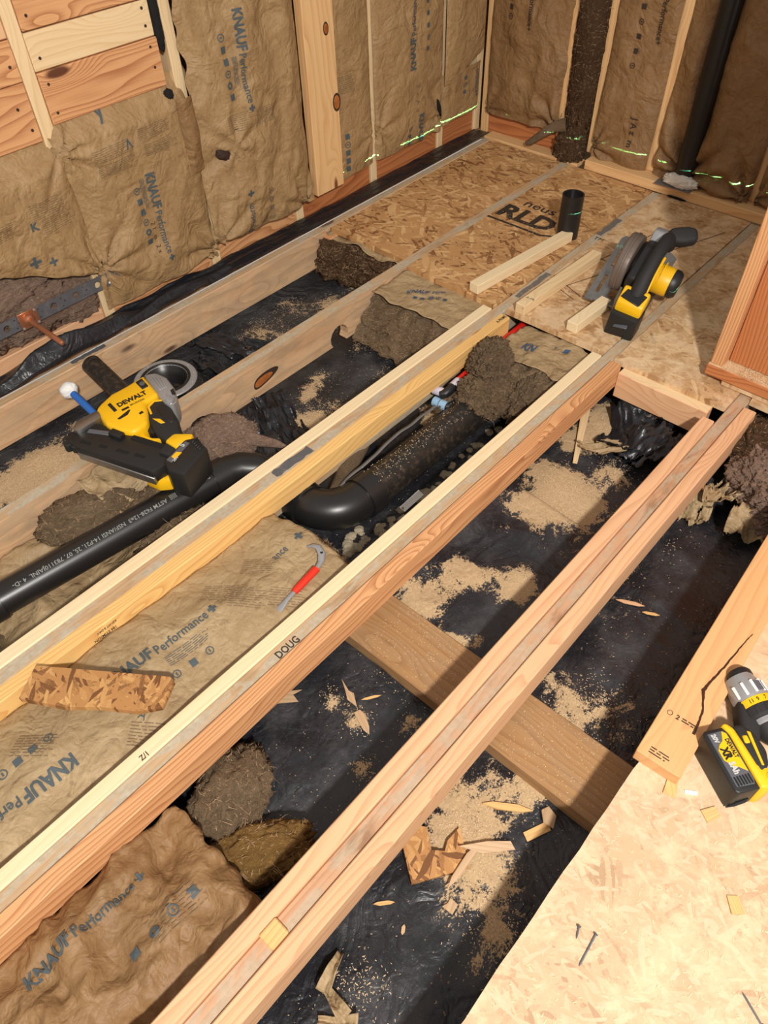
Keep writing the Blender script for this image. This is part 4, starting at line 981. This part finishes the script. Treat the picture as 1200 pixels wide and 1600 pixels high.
for u0, v0, u1, v1, w in ((.010, .046, .030, .074, .012), (.048, .092, .062, .112, .012), (.082, .136, .104, .168, .012), (.116, .180, .134, .208, .012)):
    dx, dy = u1-u0, v1-v0; Ld = hypot(dx, dy); nx, ny = dy/Ld*w, -dx/Ld*w
    prism('magazine_slot', V_([(u0, v0), (u1, v1), (u1+nx, v1+ny), (u0+nx, v0+ny)]), .083, .0852, M['dark'], mg, .002, 1)
for u0, v0, u1, v1, w, mt in ((.040, .018, .094, .070, .016, 'grey_label'), (.132, .112, .196, .206, .018, 'dark')):
    dx, dy = u1-u0, v1-v0; Ld = hypot(dx, dy); nx, ny = dy/Ld*w, -dx/Ld*w
    prism('magazine_window', V_([(u0, v0), (u1, v1), (u1+nx, v1+ny), (u0+nx, v0+ny)]), .083, .0856, M[mt], mg, .002, 1)
prism('pusher', V_([(.086, .066), (.106, .052), (.128, .090), (.108, .104)]), .078, .096, M['black'], mg, .004, 2)
prism('latch', V_([(.176, .214), (.214, .190), (.230, .226), (.196, .246)]), .078, .094, M['rubber'], mg, .005, 2)
lathe('warning_badge', [(0, 0), (.010, 0), (.010, .001), (0, .001)], M['yellow'], mg, 18, (.040, .010, .0842))
prism('nose_bar', V_([(.012, -.010), (.030, -.034), (.088, -.046), (.100, -.034), (.096, -.014), (.040, .006), (.018, .010)]), .05, .096, M['steel'], ng, .004, 2)
prism('contact_tip', V_([(-.030, .010), (-.016, .000), (-.020, -.010), (-.004, -.014), (-.006, -.024), (.014, -.026), (.026, -.006), (.010, .026), (-.004, .044), (-.014, .036), (-.012, .026), (-.026, .024)]), .046, .074, M['black'], ng, .003, 1)
prism('depth_wheel', V_([(.052, -.040), (.066, -.044), (.070, -.028), (.056, -.022)]), .074, .09, M['black'], ng, .003, 1)

# ------------------------------------------------------------------ circular saw on the far panels
sw = empty('circular_saw', (2.150, .872, .006), (radians(7), -radians(19), radians(7))); tag(sw, 'yellow and black cordless circular saw resting on the far panels', 'saw')
# local: x forward, y to the blade side, z up
sh = holed('shoe_plate', [(0, -.055), (.29, -.055), (.305, -.03), (.305, .140), (.29, .150), (0, .150)], [[(.04, .056), (.25, .056), (.25, .084), (.04, .084)], [(.04, .118), (.12, .118), (.12, .130), (.04, .130)], [(.16, .118), (.26, .118), (.26, .130), (.16, .130)]], 0, .004, M['steel'], sw)
prism('shoe_lip', [(0, 0), (.17, 0), (.17, .012), (0, .012)], 0, .004, M['steel'], sh, .001, 1, (0, -.050, 0), (pi/2, 0, pi/2))
def fan(r0, cx, cz, a0, a1, n):
    return [(cx+r0*cos(a0+(a1-a0)*i/(n-1)), cz+r0*sin(a0+(a1-a0)*i/(n-1))) for i in range(n)]
XZ = (pi/2, 0, 0)
ug = prism('upper_guard', fan(.100, .150, .060, radians(-10), radians(200), 26), -.096, -.052, M['saw_guard'], sw, .013, 3, (0, 0, 0), XZ)
prism('guard_rib', fan(.103, .150, .060, radians(20), radians(190), 22)+fan(.094, .150, .060, radians(190), radians(20), 22), -.078, -.070, M['saw_guard'], ug, .001, 1, (0, 0, 0))
prism('lower_guard', fan(.090, .150, .058, radians(182), radians(352), 18), -.084, -.058, M['saw_guard'], sw, .004, 2, (0, 0, 0), XZ)
lathe('blade_hub', [(0, 0), (.022, 0), (.022, .010), (.010, .014), (0, .014)], M['steel'], sw, 20, (.15, .094, .060), (-pi/2, 0, 0))
prism('depth_bracket', [(-.004, .004), (.030, .004), (.050, .060), (.040, .075), (.012, .040)], -.050, -.040, M['steel'], sw, .002, 1, (0, 0, 0), XZ)
prism('gear_case', [(.060, .025), (.215, .025), (.238, .075), (.208, .128), (.10, .135), (.055, .08)], -.050, .022, M['black'], sw, .012, 2, (0, 0, 0), XZ)
prism('body_shell', [(.015, .085), (.20, .085), (.212, .138), (.16, .156), (.03, .146)], -.036, .012, M['black'], sw, .010, 2, (0, 0, 0), XZ)
mo = lathe('motor_housing', [(0, 0), (.044, 0), (.048, .006), (.048, .060), (.044, .072), (0, .072)], M['yellow'], sw, 32, (.120, -.020, .082), (pi/2, 0, 0))
for k in range(8): prism('vent_rib', [(-.0014, -.026), (.0014, -.026), (.0014, .010), (-.0014, .010)], .0475, .0500, M['yellow'], mo, .0003, 1, (0, 0, .034), (0, pi/2, radians(20+k*17)))
lathe('motor_cap', [(0, 0), (.047, 0), (.047, .014), (.038, .026), (0, .028)], M['black'], sw, 32, (.120, -.091, .082), (pi/2, 0, 0))
hd = tube('handle', [(-.030, -.022, .118), (-.006, -.022, .150), (.04, -.022, .180), (.10, -.022, .195), (.16, -.022, .190), (.205, -.022, .165), (.22, -.022, .125)], [.026, .025, .022, .021, .022, .023, .026], M['rubber'], sw, 20)
tube('handle_trim', [(-.01, -.045, .132), (.02, -.045, .156), (.06, -.0445, .174), (.12, -.044, .178)], .0055, M['yellow'], hd, 10)
prism('trigger', [(.05, .160), (.09, .170), (.09, .152), (.065, .142)], .010, .034, M['black'], hd, .003, 1, (0, 0, 0), XZ)
fg = prism('front_grip', [(-.022, -.050), (.024, -.050), (.032, -.02), (.028, .040), (-.020, .046), (-.030, 0)], -.022, .022, M['rubber'], sw, .015, 3, (.245, -.052, .150), (0, radians(-12), .5))
gb = prism('grip_bracket', [(.19, .06), (.245, .09), (.268, .140), (.23, .160), (.18, .125)], -.036, .016, M['silver'], sw, .008, 2, (0, 0, 0), XZ)
fb = prism('battery_mount', [(-.078, .100), (-.016, .100), (.010, .122), (-.006, .154), (-.066, .142)], -.024, .064, M['yellow'], sw, .008, 2, (0, 0, 0), XZ)
sb = prism('battery', [(-.118, .024), (-.044, .014), (-.024, .098), (-.092, .110)], -.028, .068, M['black'], sw, .007, 2, (0, 0, 0), XZ)
prism('label', [(-.020, -.014), (.020, -.014), (.024, .010), (-.024, .010)], 0, .002, M['grey_label'], sb, .0008, 1, (-.1035, .078, .020), (0, pi/2+.30, pi/2))
prism('mount_badge', [(-.024, -.034), (.024, -.034), (.024, .034), (-.024, .034)], 0, .003, M['black'], fb, .002, 1, (-.037, .1485, .020), (-pi/2, -.2, 0))
prism('body_accent', [(.03, .100), (.15, .100), (.16, .128), (.05, .128)], .010, .0145, M['yellow'], sw, .002, 1, (0, 0, 0), XZ)

# ------------------------------------------------------------------ drill at the right edge, lying on its side
dr = empty('cordless_drill', (.874, -.076, .0), (0, 0, radians(-34))); tag(dr, 'yellow black cordless drill lying on the near strand board sheet', 'drill')
# local x: from battery bottom towards the drill body, local y: along the battery (chuck side is -y), z up
db = prism('battery', [(-.036, -.060), (-.030, -.066), (.018, -.066), (.028, -.052), (.028, .050), (.018, .060), (-.028, .062), (-.036, .054)], .002, .074, M['black'], dr, .007, 3)
lb = prism('label', [(-.028, -.054), (.008, -.057), (.012, -.048), (.012, .046), (.006, .054), (-.028, .054)], .07, .0752, M['grey_label'], db, .0015, 1)
prism('label_panel', [(-.024, -.002), (-.010, -.020), (-.004, -.020), (.009, -.032), (.009, .046), (.002, .052), (-.006, .034), (-.016, .028), (-.024, .018)], .0745, .0758, M['yellow'], lb, .0004, 1)
for k in range(6): box('label_rib', (-.0255+k*.0058, -.054, .0745), (-.0222+k*.0058, -.036, .0768), M['black'], lb, .0006)
for k in range(4): tube('corner_rib', [(-.036+.004*k, -.0655-.0008*k, .010+.006*k), (-.020+.004*k, -.0675, .010+.006*k), (.004, -.0670, .012+.006*k)], .0014, M['black'], db, 6)
def lettered(body, size, x, y, ang, mat, z, parent, xs=.85, bold=.03):
    P = Print(); P.text(body, size, 0, 0, bold, xs); c_, s_ = cos(ang), sin(ang)
    P.build('lettering', lambda s, t: (x+s*c_-t*s_, y+s*s_+t*c_, z), M[mat], parent, .5)
lettered('DEWALT', .0115, -.0004, .036, -pi/2, 'black', .0761, lb, .85, .045)
lettered('20V', .013, -.022, .050, -pi/2, 'ink_white', .0763, lb, .85, .05)
lettered('XR', .022, -.019, .020, -pi/2, 'black', .0761, lb, .75, .06)
lettered('5Ah', .017, -.019, -.008, -pi/2, 'ink_white', .0763, lb, .85, .05)
fm = prism('battery_mount', [(.012, -.068), (.026, -.072), (.056, -.062), (.050, -.040), (.032, -.024), (.028, .050), (.018, .066), (.006, .062), (.014, .046)], .004, .080, M['yellow'], dr, .006, 2)
prism('grip_base', [(.026, -.046), (.052, -.034), (.064, -.006), (.062, .030), (.046, .056), (.026, .056)], .008, .082, M['rubber'], dr, .009, 3)
prism('grip_accent', [(.036, -.030), (.040, -.032), (.052, .034), (.046, .038)], .078, .0835, M['yellow'], dr, .0008, 1)
prism('mount_clip', [(.030, .016), (.040, .014), (.042, .030), (.032, .032)], .078, .0845, M['yellow'], dr, .002, 1)
lathe('mount_ring', [(.004, 0), (.009, 0), (.009, .004), (.004, .004)], M['yellow'], dr, 16, (.042, -.054, .078))
prism('grip', [(.050, .046), (.062, .000), (.120, .080), (.130, .170), (.110, .170)], .010, .060, M['rubber'], dr, .010, 3)
dz = .041; ax = .117
bd = lathe('motor_housing', [(0, .0), (.027, 0), (.027, .010), (.022, .018), (0, .018)], M['black'], dr, 32, (ax+.006, .157, dz), (-pi/2, 0, 0))
gc = lathe('gear_case', [(0, .0), (.037, 0), (.0385, .006), (.036, .030), (.029, .056), (0, .056)], M['silver'], dr, 32, (ax, .103, dz), (-pi/2, 0, 0))
for k in range(5): box('case_rib', (-.003, -.0400, .006), (.003, -.034, .034), M['white'], gc, .001, (0, 0, 0), (0, 0, radians(-60+k*30)))
box('case_badge', (-.010, -.0395, .008), (.010, -.034, .030), M['grey_label'], gc, .001, (0, 0, 0), (0, 0, radians(20)))
cr = lathe('clutch_ring', [(.030, 0), (.0385, 0), (.0385, .016), (.030, .016)], M['yellow'], dr, 32, (ax, .087, dz), (-pi/2, 0, 0))
for i, w in enumerate(('1', '11', '9', '7', '5')):
    P = Print(); P.text(w, .012, -.003, 0, .02, .9); a = radians(150-i*24)
    P.build('lettering', lambda s, t, a=a: (.0388*cos(a-s/.0388), -.0388*sin(a-s/.0388), .004+t), M['black'], cr, .004)
cl = lathe('clutch_collar', [(.0, 0), (.034, 0), (.0390, .005), (.0390, .024), (.0, .024)], M['rubber'], dr, 32, (ax, .062, dz), (-pi/2, 0, 0))
for k in range(12): box('collar_tooth', (-.004, -.0402, .006), (.004, -.0375, .021), M['rubber'], cl, .001, (0, 0, 0), (0, 0, 2*pi*k/12))
lathe('chuck_ring', [(.0, 0), (.030, 0), (.033, .003), (.033, .011), (.0, .011)], M['silver'], dr, 32, (ax, .050, dz), (-pi/2, 0, 0))
lathe('chuck', [(.0, 0), (.012, 0), (.020, .014), (.028, .030), (.030, .046), (.0, .046)], M['rubber'], dr, 32, (ax, .005, dz), (-pi/2, 0, 0))

# ------------------------------------------------------------------ nail puller
npul = empty('nail_puller', (.65, .93, -.03), (0, 0, 0)); tag(npul, 'steel nail puller with red grip lying on the floor batt', 'nail puller'); L7 = npul.location
def bar(name, pts, ws, hs_, mat, parent):
    bm = bmesh.new(); rings = []
    P_ = [Vector(p) for p in pts]
    for i, p in enumerate(P_):
        t = (P_[min(i+1, len(P_)-1)]-P_[max(i-1, 0)]).normalized(); s = Vector((t.y, -t.x, 0)).normalized()*ws[i]/2; u = Vector((0, 0, hs_[i]/2))
        rings.append([bm.verts.new(p+a) for a in (s+u*.4, s*.6+u, -s*.6+u, -s+u*.4, -s-u*.4, -s*.6-u, s*.6-u, s-u*.4)])
    for A, B in zip(rings, rings[1:]):
        for k in range(8): bm.faces.new((A[k], A[(k+1) % 8], B[(k+1) % 8], B[k]))
    bm.faces.new(rings[0]); bm.faces.new(rings[-1])
    return finish(bm, name, mat, parent, smooth=True, sharp=50)
q = lambda x, y, z=-.024: Vector((x, y, z))-L7
bar('shaft', [q(.556, .899, -.034), q(.575, .901, -.030), q(.60, .904, -.026), q(.64, .908), q(.72, .917), q(.745, .926)], [.019, .018, .012, .011, .012, .015], [.003, .005, .007, .008, .008, .009], M['silver'], npul)
bar('claw_head', [q(.738, .922), q(.756, .936, -.020), q(.764, .956, -.016), q(.760, .972, -.018), q(.752, .988, -.026)], [.016, .020, .017, .012, .007], [.010, .010, .009, .007, .003], M['silver'], npul)
bar('grip', [q(.628, .9065), q(.640, .908), q(.700, .9145), q(.716, .9165)], [.015, .019, .020, .021], [.012, .015, .015, .014], M['red'], npul)
lathe('nail_hole', [(0, 0), (.004, 0), (.004, .001), (0, .001)], M['dark'], npul, 12, q(.757, .938, -.0152))

# ------------------------------------------------------------------ timber offcuts
def offcut(name, x, y, z, L_, w, h, ang, mat, label, cat='board', group=None, tilt=(0, 0)):
    bm = bmesh.new(); bm_box(bm, (-L_/2, -w/2, -h/2), (L_/2, w/2, h/2), .0015)
    o = finish(bm, name, M[mat], None, (x, y, z+h/2), (tilt[0], tilt[1], ang)); return tag(o, label, cat, group)
offcut('wood_offcut', 2.205, 1.327, 0, .53, .040, .036, -.105, 'pine_white', 'square pine offcut pointing at the upright black pipe', 'offcut', 'pine offcuts on the far panels')
o2 = offcut('wood_offcut', 2.17, 1.145, 0, .47, .038, .038, -.035, 'pine', 'pine offcut beside the joist tape on the dusty panel', 'offcut', 'pine offcuts on the far panels')
P = Print(); P.text('A-PR', .016); P.build('stamp', lambda s, t: (-.19+t, .012-s, .0195), M['ink_dark'], o2, .5)
offcut('wood_offcut', 2.058, .957, 0, .20, .040, .036, -.05, 'pine_white', 'short pine offcut under the edge of the saw shoe', 'offcut', 'pine offcuts on the far panels')
brd = offcut('loose_board', 1.245, .049, .0005, .92, .093, .037, .047, 'board', 'stamped board with dark resin streak lying beside the drill', 'board')
# resin streak and stamp on the loose board
bm = bmesh.new(); pts0 = [(-.36, -.028), (-.33, -.026), (-.30, -.022), (-.275, -.012), (-.255, -.004), (-.235, -.006), (-.20, -.012), (-.16, -.018), (-.12, -.023), (-.08, -.028), (-.05, -.034)]
ws0 = [.006, .0045, .004, .005, .008, .005, .0045, .004, .003, .002, .001]
pts, ws = [], []
for i in range(len(pts0)-1):
    for k in range(5):
        t_ = k/5; f_ = t_*t_*(3-2*t_); a_, b_ = pts0[i], pts0[i+1]
        pts.append((a_[0]+(b_[0]-a_[0])*t_, a_[1]+(b_[1]-a_[1])*(.5*f_+.5*t_)+.0012*nz(i*3.1+t_*3, 2))); ws.append(max(.0008, ws0[i]+(ws0[i+1]-ws0[i])*t_+.0016*nz(i*4.3+t_*5, 7)))
prism('resin_streak', [(a, b+w/2) for (a, b), w in zip(pts, ws)] + [(a, b-w/2) for (a, b), w in reversed(list(zip(pts, ws)))], .0184, .0192, M['resin'], brd, 0, 1)
P = Print(); P.text('2', .017, .022, 0, .03); P.ring(.006, .006, .007, .2); P.lines(.036, .008, .035, 2, .006, .003, rng); P.build('stamp', lambda s, t: (-.350+t*.9, .034-s*.86, .0191), M['ink_dark'], brd, .5)
P = Print(); P.lines(0, .008, .045, 3, .006, .0025, rng); P.build('stamp', lambda s, t: (-.445+t, .026-s, .0191), M['ink_dark'], brd, .5)
os_ = prism('strand_board_scrap', [(-.165, -.028), (-.158, .052), (.0, .046), (.150, .040), (.160, .032), (.150, -.030), (.10, -.044), (.02, -.038), (-.06, -.042)], 0, .018, M['osb_dark'], None, .0006, 1, (.150, 1.013, .0065), (.02, 0, radians(-52)))
tag(os_, 'brown strand board scrap bridging two joists at lower left', 'board scrap')
# stamps on sister boards
def stamp(body, size, x, y, ang, root, z, mat='ink_dark', xs=.8):
    P = Print(); P.text(body, size, 0, 0, .02, xs); c_, s_ = cos(ang), sin(ang); Lr = root.location
    P.build('stamp', lambda s, t: (x+s*c_-t*s_-Lr.x, y+s*s_+t*c_-Lr.y, z-Lr.z), M[mat], root, .5)
stamp('A-PRIME', .017, 1.845, 1.176, 0, j3, .0008)
def side_stamp(body, size, x, z, root, y, rev=False):
    P = Print(); P.text(body, size, 0, 0, .02, .8); Lr = root.location; k = -1 if rev else 1
    P.build('stamp', lambda s, t: (x+k*s-Lr.x, y-Lr.y, z+k*t-Lr.z), M['ink_dark'], root, .5)
side_stamp('184 STIMSON', .013, .285, -.030, j3, 1.1653, True)
side_stamp('KD-HT S-DRY', .011, .290, -.012, j3, 1.1653, True)
stamp('DOUG', .028, .47, .785, 0, j4, -.0042)
stamp('Z/1', .018, .12, .822, 0, j4, -.0012)

# ------------------------------------------------------------------ debris on the ground
def chip(name, pts, x, y, ang, label, mat='chip', th=.002, tilt=(0, 0), dz=.004, cat='wood chip', group='wood chips on the ground', bend=0.0):
    z = ground_h(x, y)+dz
    o = prism(name, pts, 0, th, M[mat], None, 0, 1, (x, y, z), (tilt[0], tilt[1], ang), False)
    return tag(o, label, cat, group)
sliver = lambda L_, w: [(-L_/2, 0), (-L_*.2, -w/2), (L_*.3, -w*.4), (L_/2, 0), (L_*.2, w/2), (-L_*.3, w*.4)]
chip('wood_chip', sliver(.075, .012), 1.258, .300, -1.15, 'reddish wood sliver near the joist on bare plastic', 'fir_pink' if 'fir_pink' in M else 'chip')
chip('wood_chip', sliver(.045, .009), 1.263, .242, -1.1, 'short pale sliver beside the longer reddish sliver', 'chip')
chip('wood_chip', [(-.036, -.003), (-.016, -.010), (.016, -.012), (.032, -.004), (.030, .012), (.0, .009), (-.02, .006)], .538, .601, 1.1, 'leaf shaped wood chip left of the pink joist', 'chip_grey')
chip('wood_chip', [(-.040, -.003), (-.004, -.012), (.008, -.004), (.045, -.002), (.008, .004), (-.012, .009)], .570, .678, 1.2, 'forked splinter on plastic beside the girder', 'chip_grey')
chip('wood_chip', sliver(.05, .007), .60, .631, -.6, 'thin splinter lying close to the girder', 'chip')
chip('wood_chip', [(-.03, -.008), (.028, -.010), (.032, .010), (-.028, .012)], .603, .152, -.4, 'small square wood flake near the floor sheet edge', 'chip')
chip('wood_chip', [(-.02, -.012), (.012, -.018), (.026, .002), (.010, .018), (-.016, .012)], .640, .150, .5, 'curled brown flake beside the square wood flake', 'chip_grey', tilt=(.4, .2), dz=.012)
chip('wood_chip', sliver(.045, .008), .282, .306, -.75, 'small pale sliver under the near pink joist', 'chip')
chip('wood_chip', [(-.012, -.010), (.010, -.014), (.016, .004), (.004, .006), (-.006, .014)], .365, .202, .3, 'heart shaped flake alone on the plastic', 'chip_grey')
chip('wood_chip', sliver(.02, .008), .271, .245, .5, 'tiny flake below the heart shaped flake', 'chip_grey')
chip('wood_chip', [(-.05, -.014), (-.01, -.02), (.045, -.012), (.03, .006), (.05, .02), (0, .012), (-.03, .02)], .457, .800, -.9, 'ragged chip hanging below the orange sister board', 'chip_grey')
chip('wood_chip', sliver(.11, .016), .603, .230, -1.0, 'long pale stick near the broken strand board', 'chip', .006)
chip('wood_chip', sliver(.035, .009), 1.035, .742, -.5, 'pale flake in the sawdust beside the orange sister', 'chip', dz=.014)
chip('wood_chip', sliver(.05, .005), 1.203, .632, -1.3, 'white splinter lying on the loose plastic sheet', 'pine_white', dz=.016)
chip('wood_shim', [(-.18, -.010), (.17, -.018), (.175, .014), (-.18, .004)], 1.765, .765, .42, 'long tapered wooden shim standing in the sawdust', 'pine', .006, (0, .0), .010, 'shim', None)
chip('strand_board_chunk', [(-.07, -.045), (.055, -.060), (.065, -.01), (.07, .02), (.035, .005), (.02, -.012), (-.005, .0), (.005, .045), (-.02, .06), (-.055, .05)], .425, .295, -.45, 'broken yellow strand board chunk on bare plastic', 'osb_dark', .012, (.1, .08), .012, 'board scrap', None)
chip('wood_chip', sliver(.115, .016), .442, .228, .05, 'curved bark sliver below the broken strand board chunk', 'chip_grey', .003, (.3, 0), .01)
chip('wood_chip', [(-.06, -.006), (-.01, -.016), (.06, -.004), (.05, .012), (0, .008)], .505, .215, -.9, 'dark weathered strip above the broken strand board chunk', 'chip_grey', .004, (.3, .1), .012)
chip('wood_chip', [(-.05, -.008), (.05, -.006), (.052, .012), (-.05, .010)], .600, .360, .0, 'stick end poking out from under the pink joist', 'pine', .014, (0, 0), .02)
# curled paper scraps, bottom
for k, (x, y, a, lab) in enumerate(((.125, .300, .3, 'curled brown paper scrap under the near joist end'), (.095, .265, 1.4, 'second curled paper scrap near the bottom joist'), (.075, .235, 2.2, 'lowest curled paper scrap on the bottom plastic'))):
    z = ground_h(x, y)
    def cf(u, v, x=x, y=y, a=a, z=z, k=k):
        s = (u-.5)*.075; t = (v-.5)*.03*(1-.6*u); hh = .012+.012*sin(u*4+k)+.01*abs(v-.5)*2+.006*nz(u*4, v*4, k)
        return (x+s*cos(a)-t*sin(a), y+s*sin(a)+t*cos(a), z+hh)
    tag(gridmesh('paper_scrap', 14, 8, cf, M['kraft_floor'], None, None, .001), lab, 'paper', 'paper scraps on the ground')
# torn plastic and paper beside the cross block
def scrap(name, c, sx, sy, ang, amp, seed, mat, label, tilt=0.0, cat='paper', group='torn sheets under the floor', n=26, cut=.5):
    ca, sa = cos(ang), sin(ang)
    def fn(u, v):
        e = 1+.25*nz(u*3, v*3, seed+2)
        a = (u-.5)*sx*e; b = (v-.5)*sy*e
        h = amp*(crumple(u*.7, v*.7, seed)-.2) + tilt*a + amp*.8*sin(u*5+seed)*v
        return (c[0]+a*ca-b*sa, c[1]+a*sa+b*ca, c[2]+h)
    kp = lambda u, v: nz(u*4, v*4, seed+7) + 1.15-1.5*max(abs(u-.5), abs(v-.5))*2*.62 > cut*.4
    return tag(gridmesh(name, n, n, fn, M[mat], None, kp, .001), label, cat, group)
scrap('plastic_scrap', (1.86, .62, -.155), .26, .20, .3, .05, 3, 'poly_clean', 'torn black plastic bunched under the cross block', .1, 'plastic scrap')
scrap('plastic_scrap', (1.80, .53, -.150), .22, .13, -.4, .05, 5, 'poly_clean', 'torn black plastic flap against the pink joist', .1, 'plastic scrap')
scrap('paper_scrap', (1.75, .62, -.165), .26, .07, -.75, .03, 8, 'kraft_floor', 'long torn paper strip below the black plastic scraps', .05)
scrap('paper_scrap', (1.93, .60, -.145), .10, .06, -.9, .03, 12, 'wool_pink', 'small torn grey paper point under cross block', .3)
scrap('paper_scrap', (1.725, .285, -.125), .17, .10, -.55, .05, 15, 'kraft_floor', 'folded grey paper hanging off the pink joist end', -.3)
scrap('paper_scrap', (1.66, .32, -.155), .11, .08, .3, .05, 17, 'kraft_floor', 'crumpled paper ball beside the pink joist', .2)
scrap('paper_scrap', (1.70, .165, -.13), .17, .14, .2, .05, 19, 'kraft_floor', 'broad pale paper scrap near the loose board', .3)
wad((1.86, .20, -.105), (.12, .10, .06), 31, 'grey insulation heap between the joist end and partition', 'wool_pink', .5, 2.8, (0, 0, .4), 6)
wad((1.75, .12, -.105), (.09, .08, .06), 33, 'pale insulation heap at the right frame edge', 'wool_pink', .5, 2.8, (0, 0, .1), 6)
wad((1.95, .28, -.10), (.10, .09, .06), 35, 'dark insulation lump under the partition plate', 'wool_dark', .5, 2.8)
# plastic folds between second and third joist
for k, (x, y, sx, sy, a, lab) in enumerate(((1.13, 1.50, .34, .12, 1.2, 'rumpled black plastic fold below the second joist'), (1.02, 1.56, .22, .10, 1.0, 'black plastic fold beside the drain drop pipe'), (1.30, 1.95, .34, .14, 1.9, 'black plastic ridge right of the toilet flange'), (1.18, 1.88, .30, .10, 1.7, 'rumpled plastic ridge next to the toilet flange'))):
    scrap('plastic_fold', (x, y, GZ+.012), sx, sy, a, .045, 40+k, 'poly_clean', lab, 0, 'plastic sheet', 'plastic folds on the ground', 34)

# nails on the near sheet
def nail(x, y, L_, ang, label, r=.0017):
    t = empty('nail', (x, y, .0022), (0, 0, ang)); tag(t, label, 'nail', 'loose nails on the near sheet')
    tube('shank', [(-L_/2, 0, 0), (L_/2-.006, 0, 0), (L_/2, 0, 0)], [r, r, .0003], M['galv'], t, 8)
    tube('head', [(-L_/2-.0016, 0, .0012), (-L_/2, 0, .0012)], r*2.3, M['galv'], t, 12)
nail(.426, -.041, .060, radians(184), 'bent free nail lying on the near strand board sheet')
nail(.438, -.014, .020, radians(200), 'short nail stub beside the longer nail')
nail(.531, -.287, .050, radians(62), 'thin nail near the bottom right corner')
wtag = box('white_tab', (-.012, -.004, 0), (.012, .004, .002), M['white'], None, .0005, (.795, -.048, .0), (0, 0, -1.0))
tag(wtag, 'tiny white plastic tab beside the board end', 'tab')
for x, y, a, lab in ((.775, -.015, .4, 'triangular wood flake at the foot of the loose board'), (.78, -.095, -.4, 'flat wood flake below the drill battery'), (.66, -.20, .9, 'pale wood flake in the middle of the near sheet')):
    o = prism('wood_chip', [(-.016, -.010), (.014, -.012), (.018, .008), (-.012, .014)], 0, .002, M['chip'], None, 0, 1, (x, y, .0015), (.05, 0, a), False)
    tag(o, lab, 'wood chip', 'wood flakes on the near sheet')

# sawdust and shavings: too many to count
def shavings():
    rr = random.Random(11); vs = []; fs = []
    def flake(x, y, z, L_, w, tilt=.5):
        a = rr.uniform(0, 2*pi); c, s = cos(a), sin(a); t1 = rr.uniform(-tilt, tilt); t2 = rr.uniform(-tilt, tilt); b = len(vs)
        for p, q_ in ((-1, -1), (1, -1), (1, 1), (-1, 1)):
            u = p*L_/2; v = q_*w/2; vs.append((x+u*c-v*s, y+u*s+v*c, z+abs(u*t1+v*t2)))
        fs.append((b, b+1, b+2, b+3))
    inbay = lambda x, y: not any(a < y < b for a, b in ((.326, .44), (.741, .853), (1.166, 1.284), (1.655, 1.693), (2.085, 2.123))) and not (.67 < x < .85 and y < 1.02)
    for px, py, r, w in PATCH:
        for _ in range(int(420*w*(r/.05)**2)):
            x = rr.gauss(px, r*.62); y = rr.gauss(py, r*.62)
            if inbay(x, y): flake(x, y, ground_h(x, y)+.0015+(.012 if .845 < x < 1.40 and .44 < y < .74 else 0), rr.uniform(.0015, .005), rr.uniform(.0005, .0013))
    for _ in range(4200):
        x = rr.uniform(-.1, 1.95); y = rr.uniform(.06, 2.05)
        if inbay(x, y) and (y < .75 or x > .9): flake(x, y, ground_h(x, y)+.001+(.010 if .845 < x < 1.40 and .44 < y < .74 else 0), rr.uniform(.0012, .004), rr.uniform(.0004, .0011), .3)
    for _ in range(900):   # on the girder and the near sheet
        x = rr.uniform(.68, .838); y = rr.uniform(.06, .74)
        if inbay(.5, y): flake(x, y, -.1400, rr.uniform(.001, .004), rr.uniform(.0004, .001), .15)
    for _ in range(1500):
        x = rr.uniform(.1, 1.1); y = rr.uniform(-.5, .055); flake(x, y, .0006, rr.uniform(.003, .009), rr.uniform(.0008, .002), .08)
    for _ in range(1500):
        x = rr.uniform(1.94, 2.5); y = rr.uniform(.82, 1.64); flake(x, y, .0004, rr.uniform(.002, .007), rr.uniform(.0006, .0016), .1)
    for _ in range(1300):
        x = rr.uniform(2.01, 2.055); y = rr.uniform(-.1, .474); flake(x, y, .0608, rr.uniform(.003, .010), rr.uniform(.0008, .002), .4)
    for _ in range(450):
        t = rr.random(); x = 1.05+.6*t; flake(x, 1.06-.02*t+rr.gauss(0, .018), -.068, rr.uniform(.002, .005), rr.uniform(.0006, .0014), .2)
    tag(from_data('sawdust', vs, fs, M['shaving']), 'scattered pale sawdust and wood shavings on plastic and panels', 'sawdust', kind='stuff')
shavings()
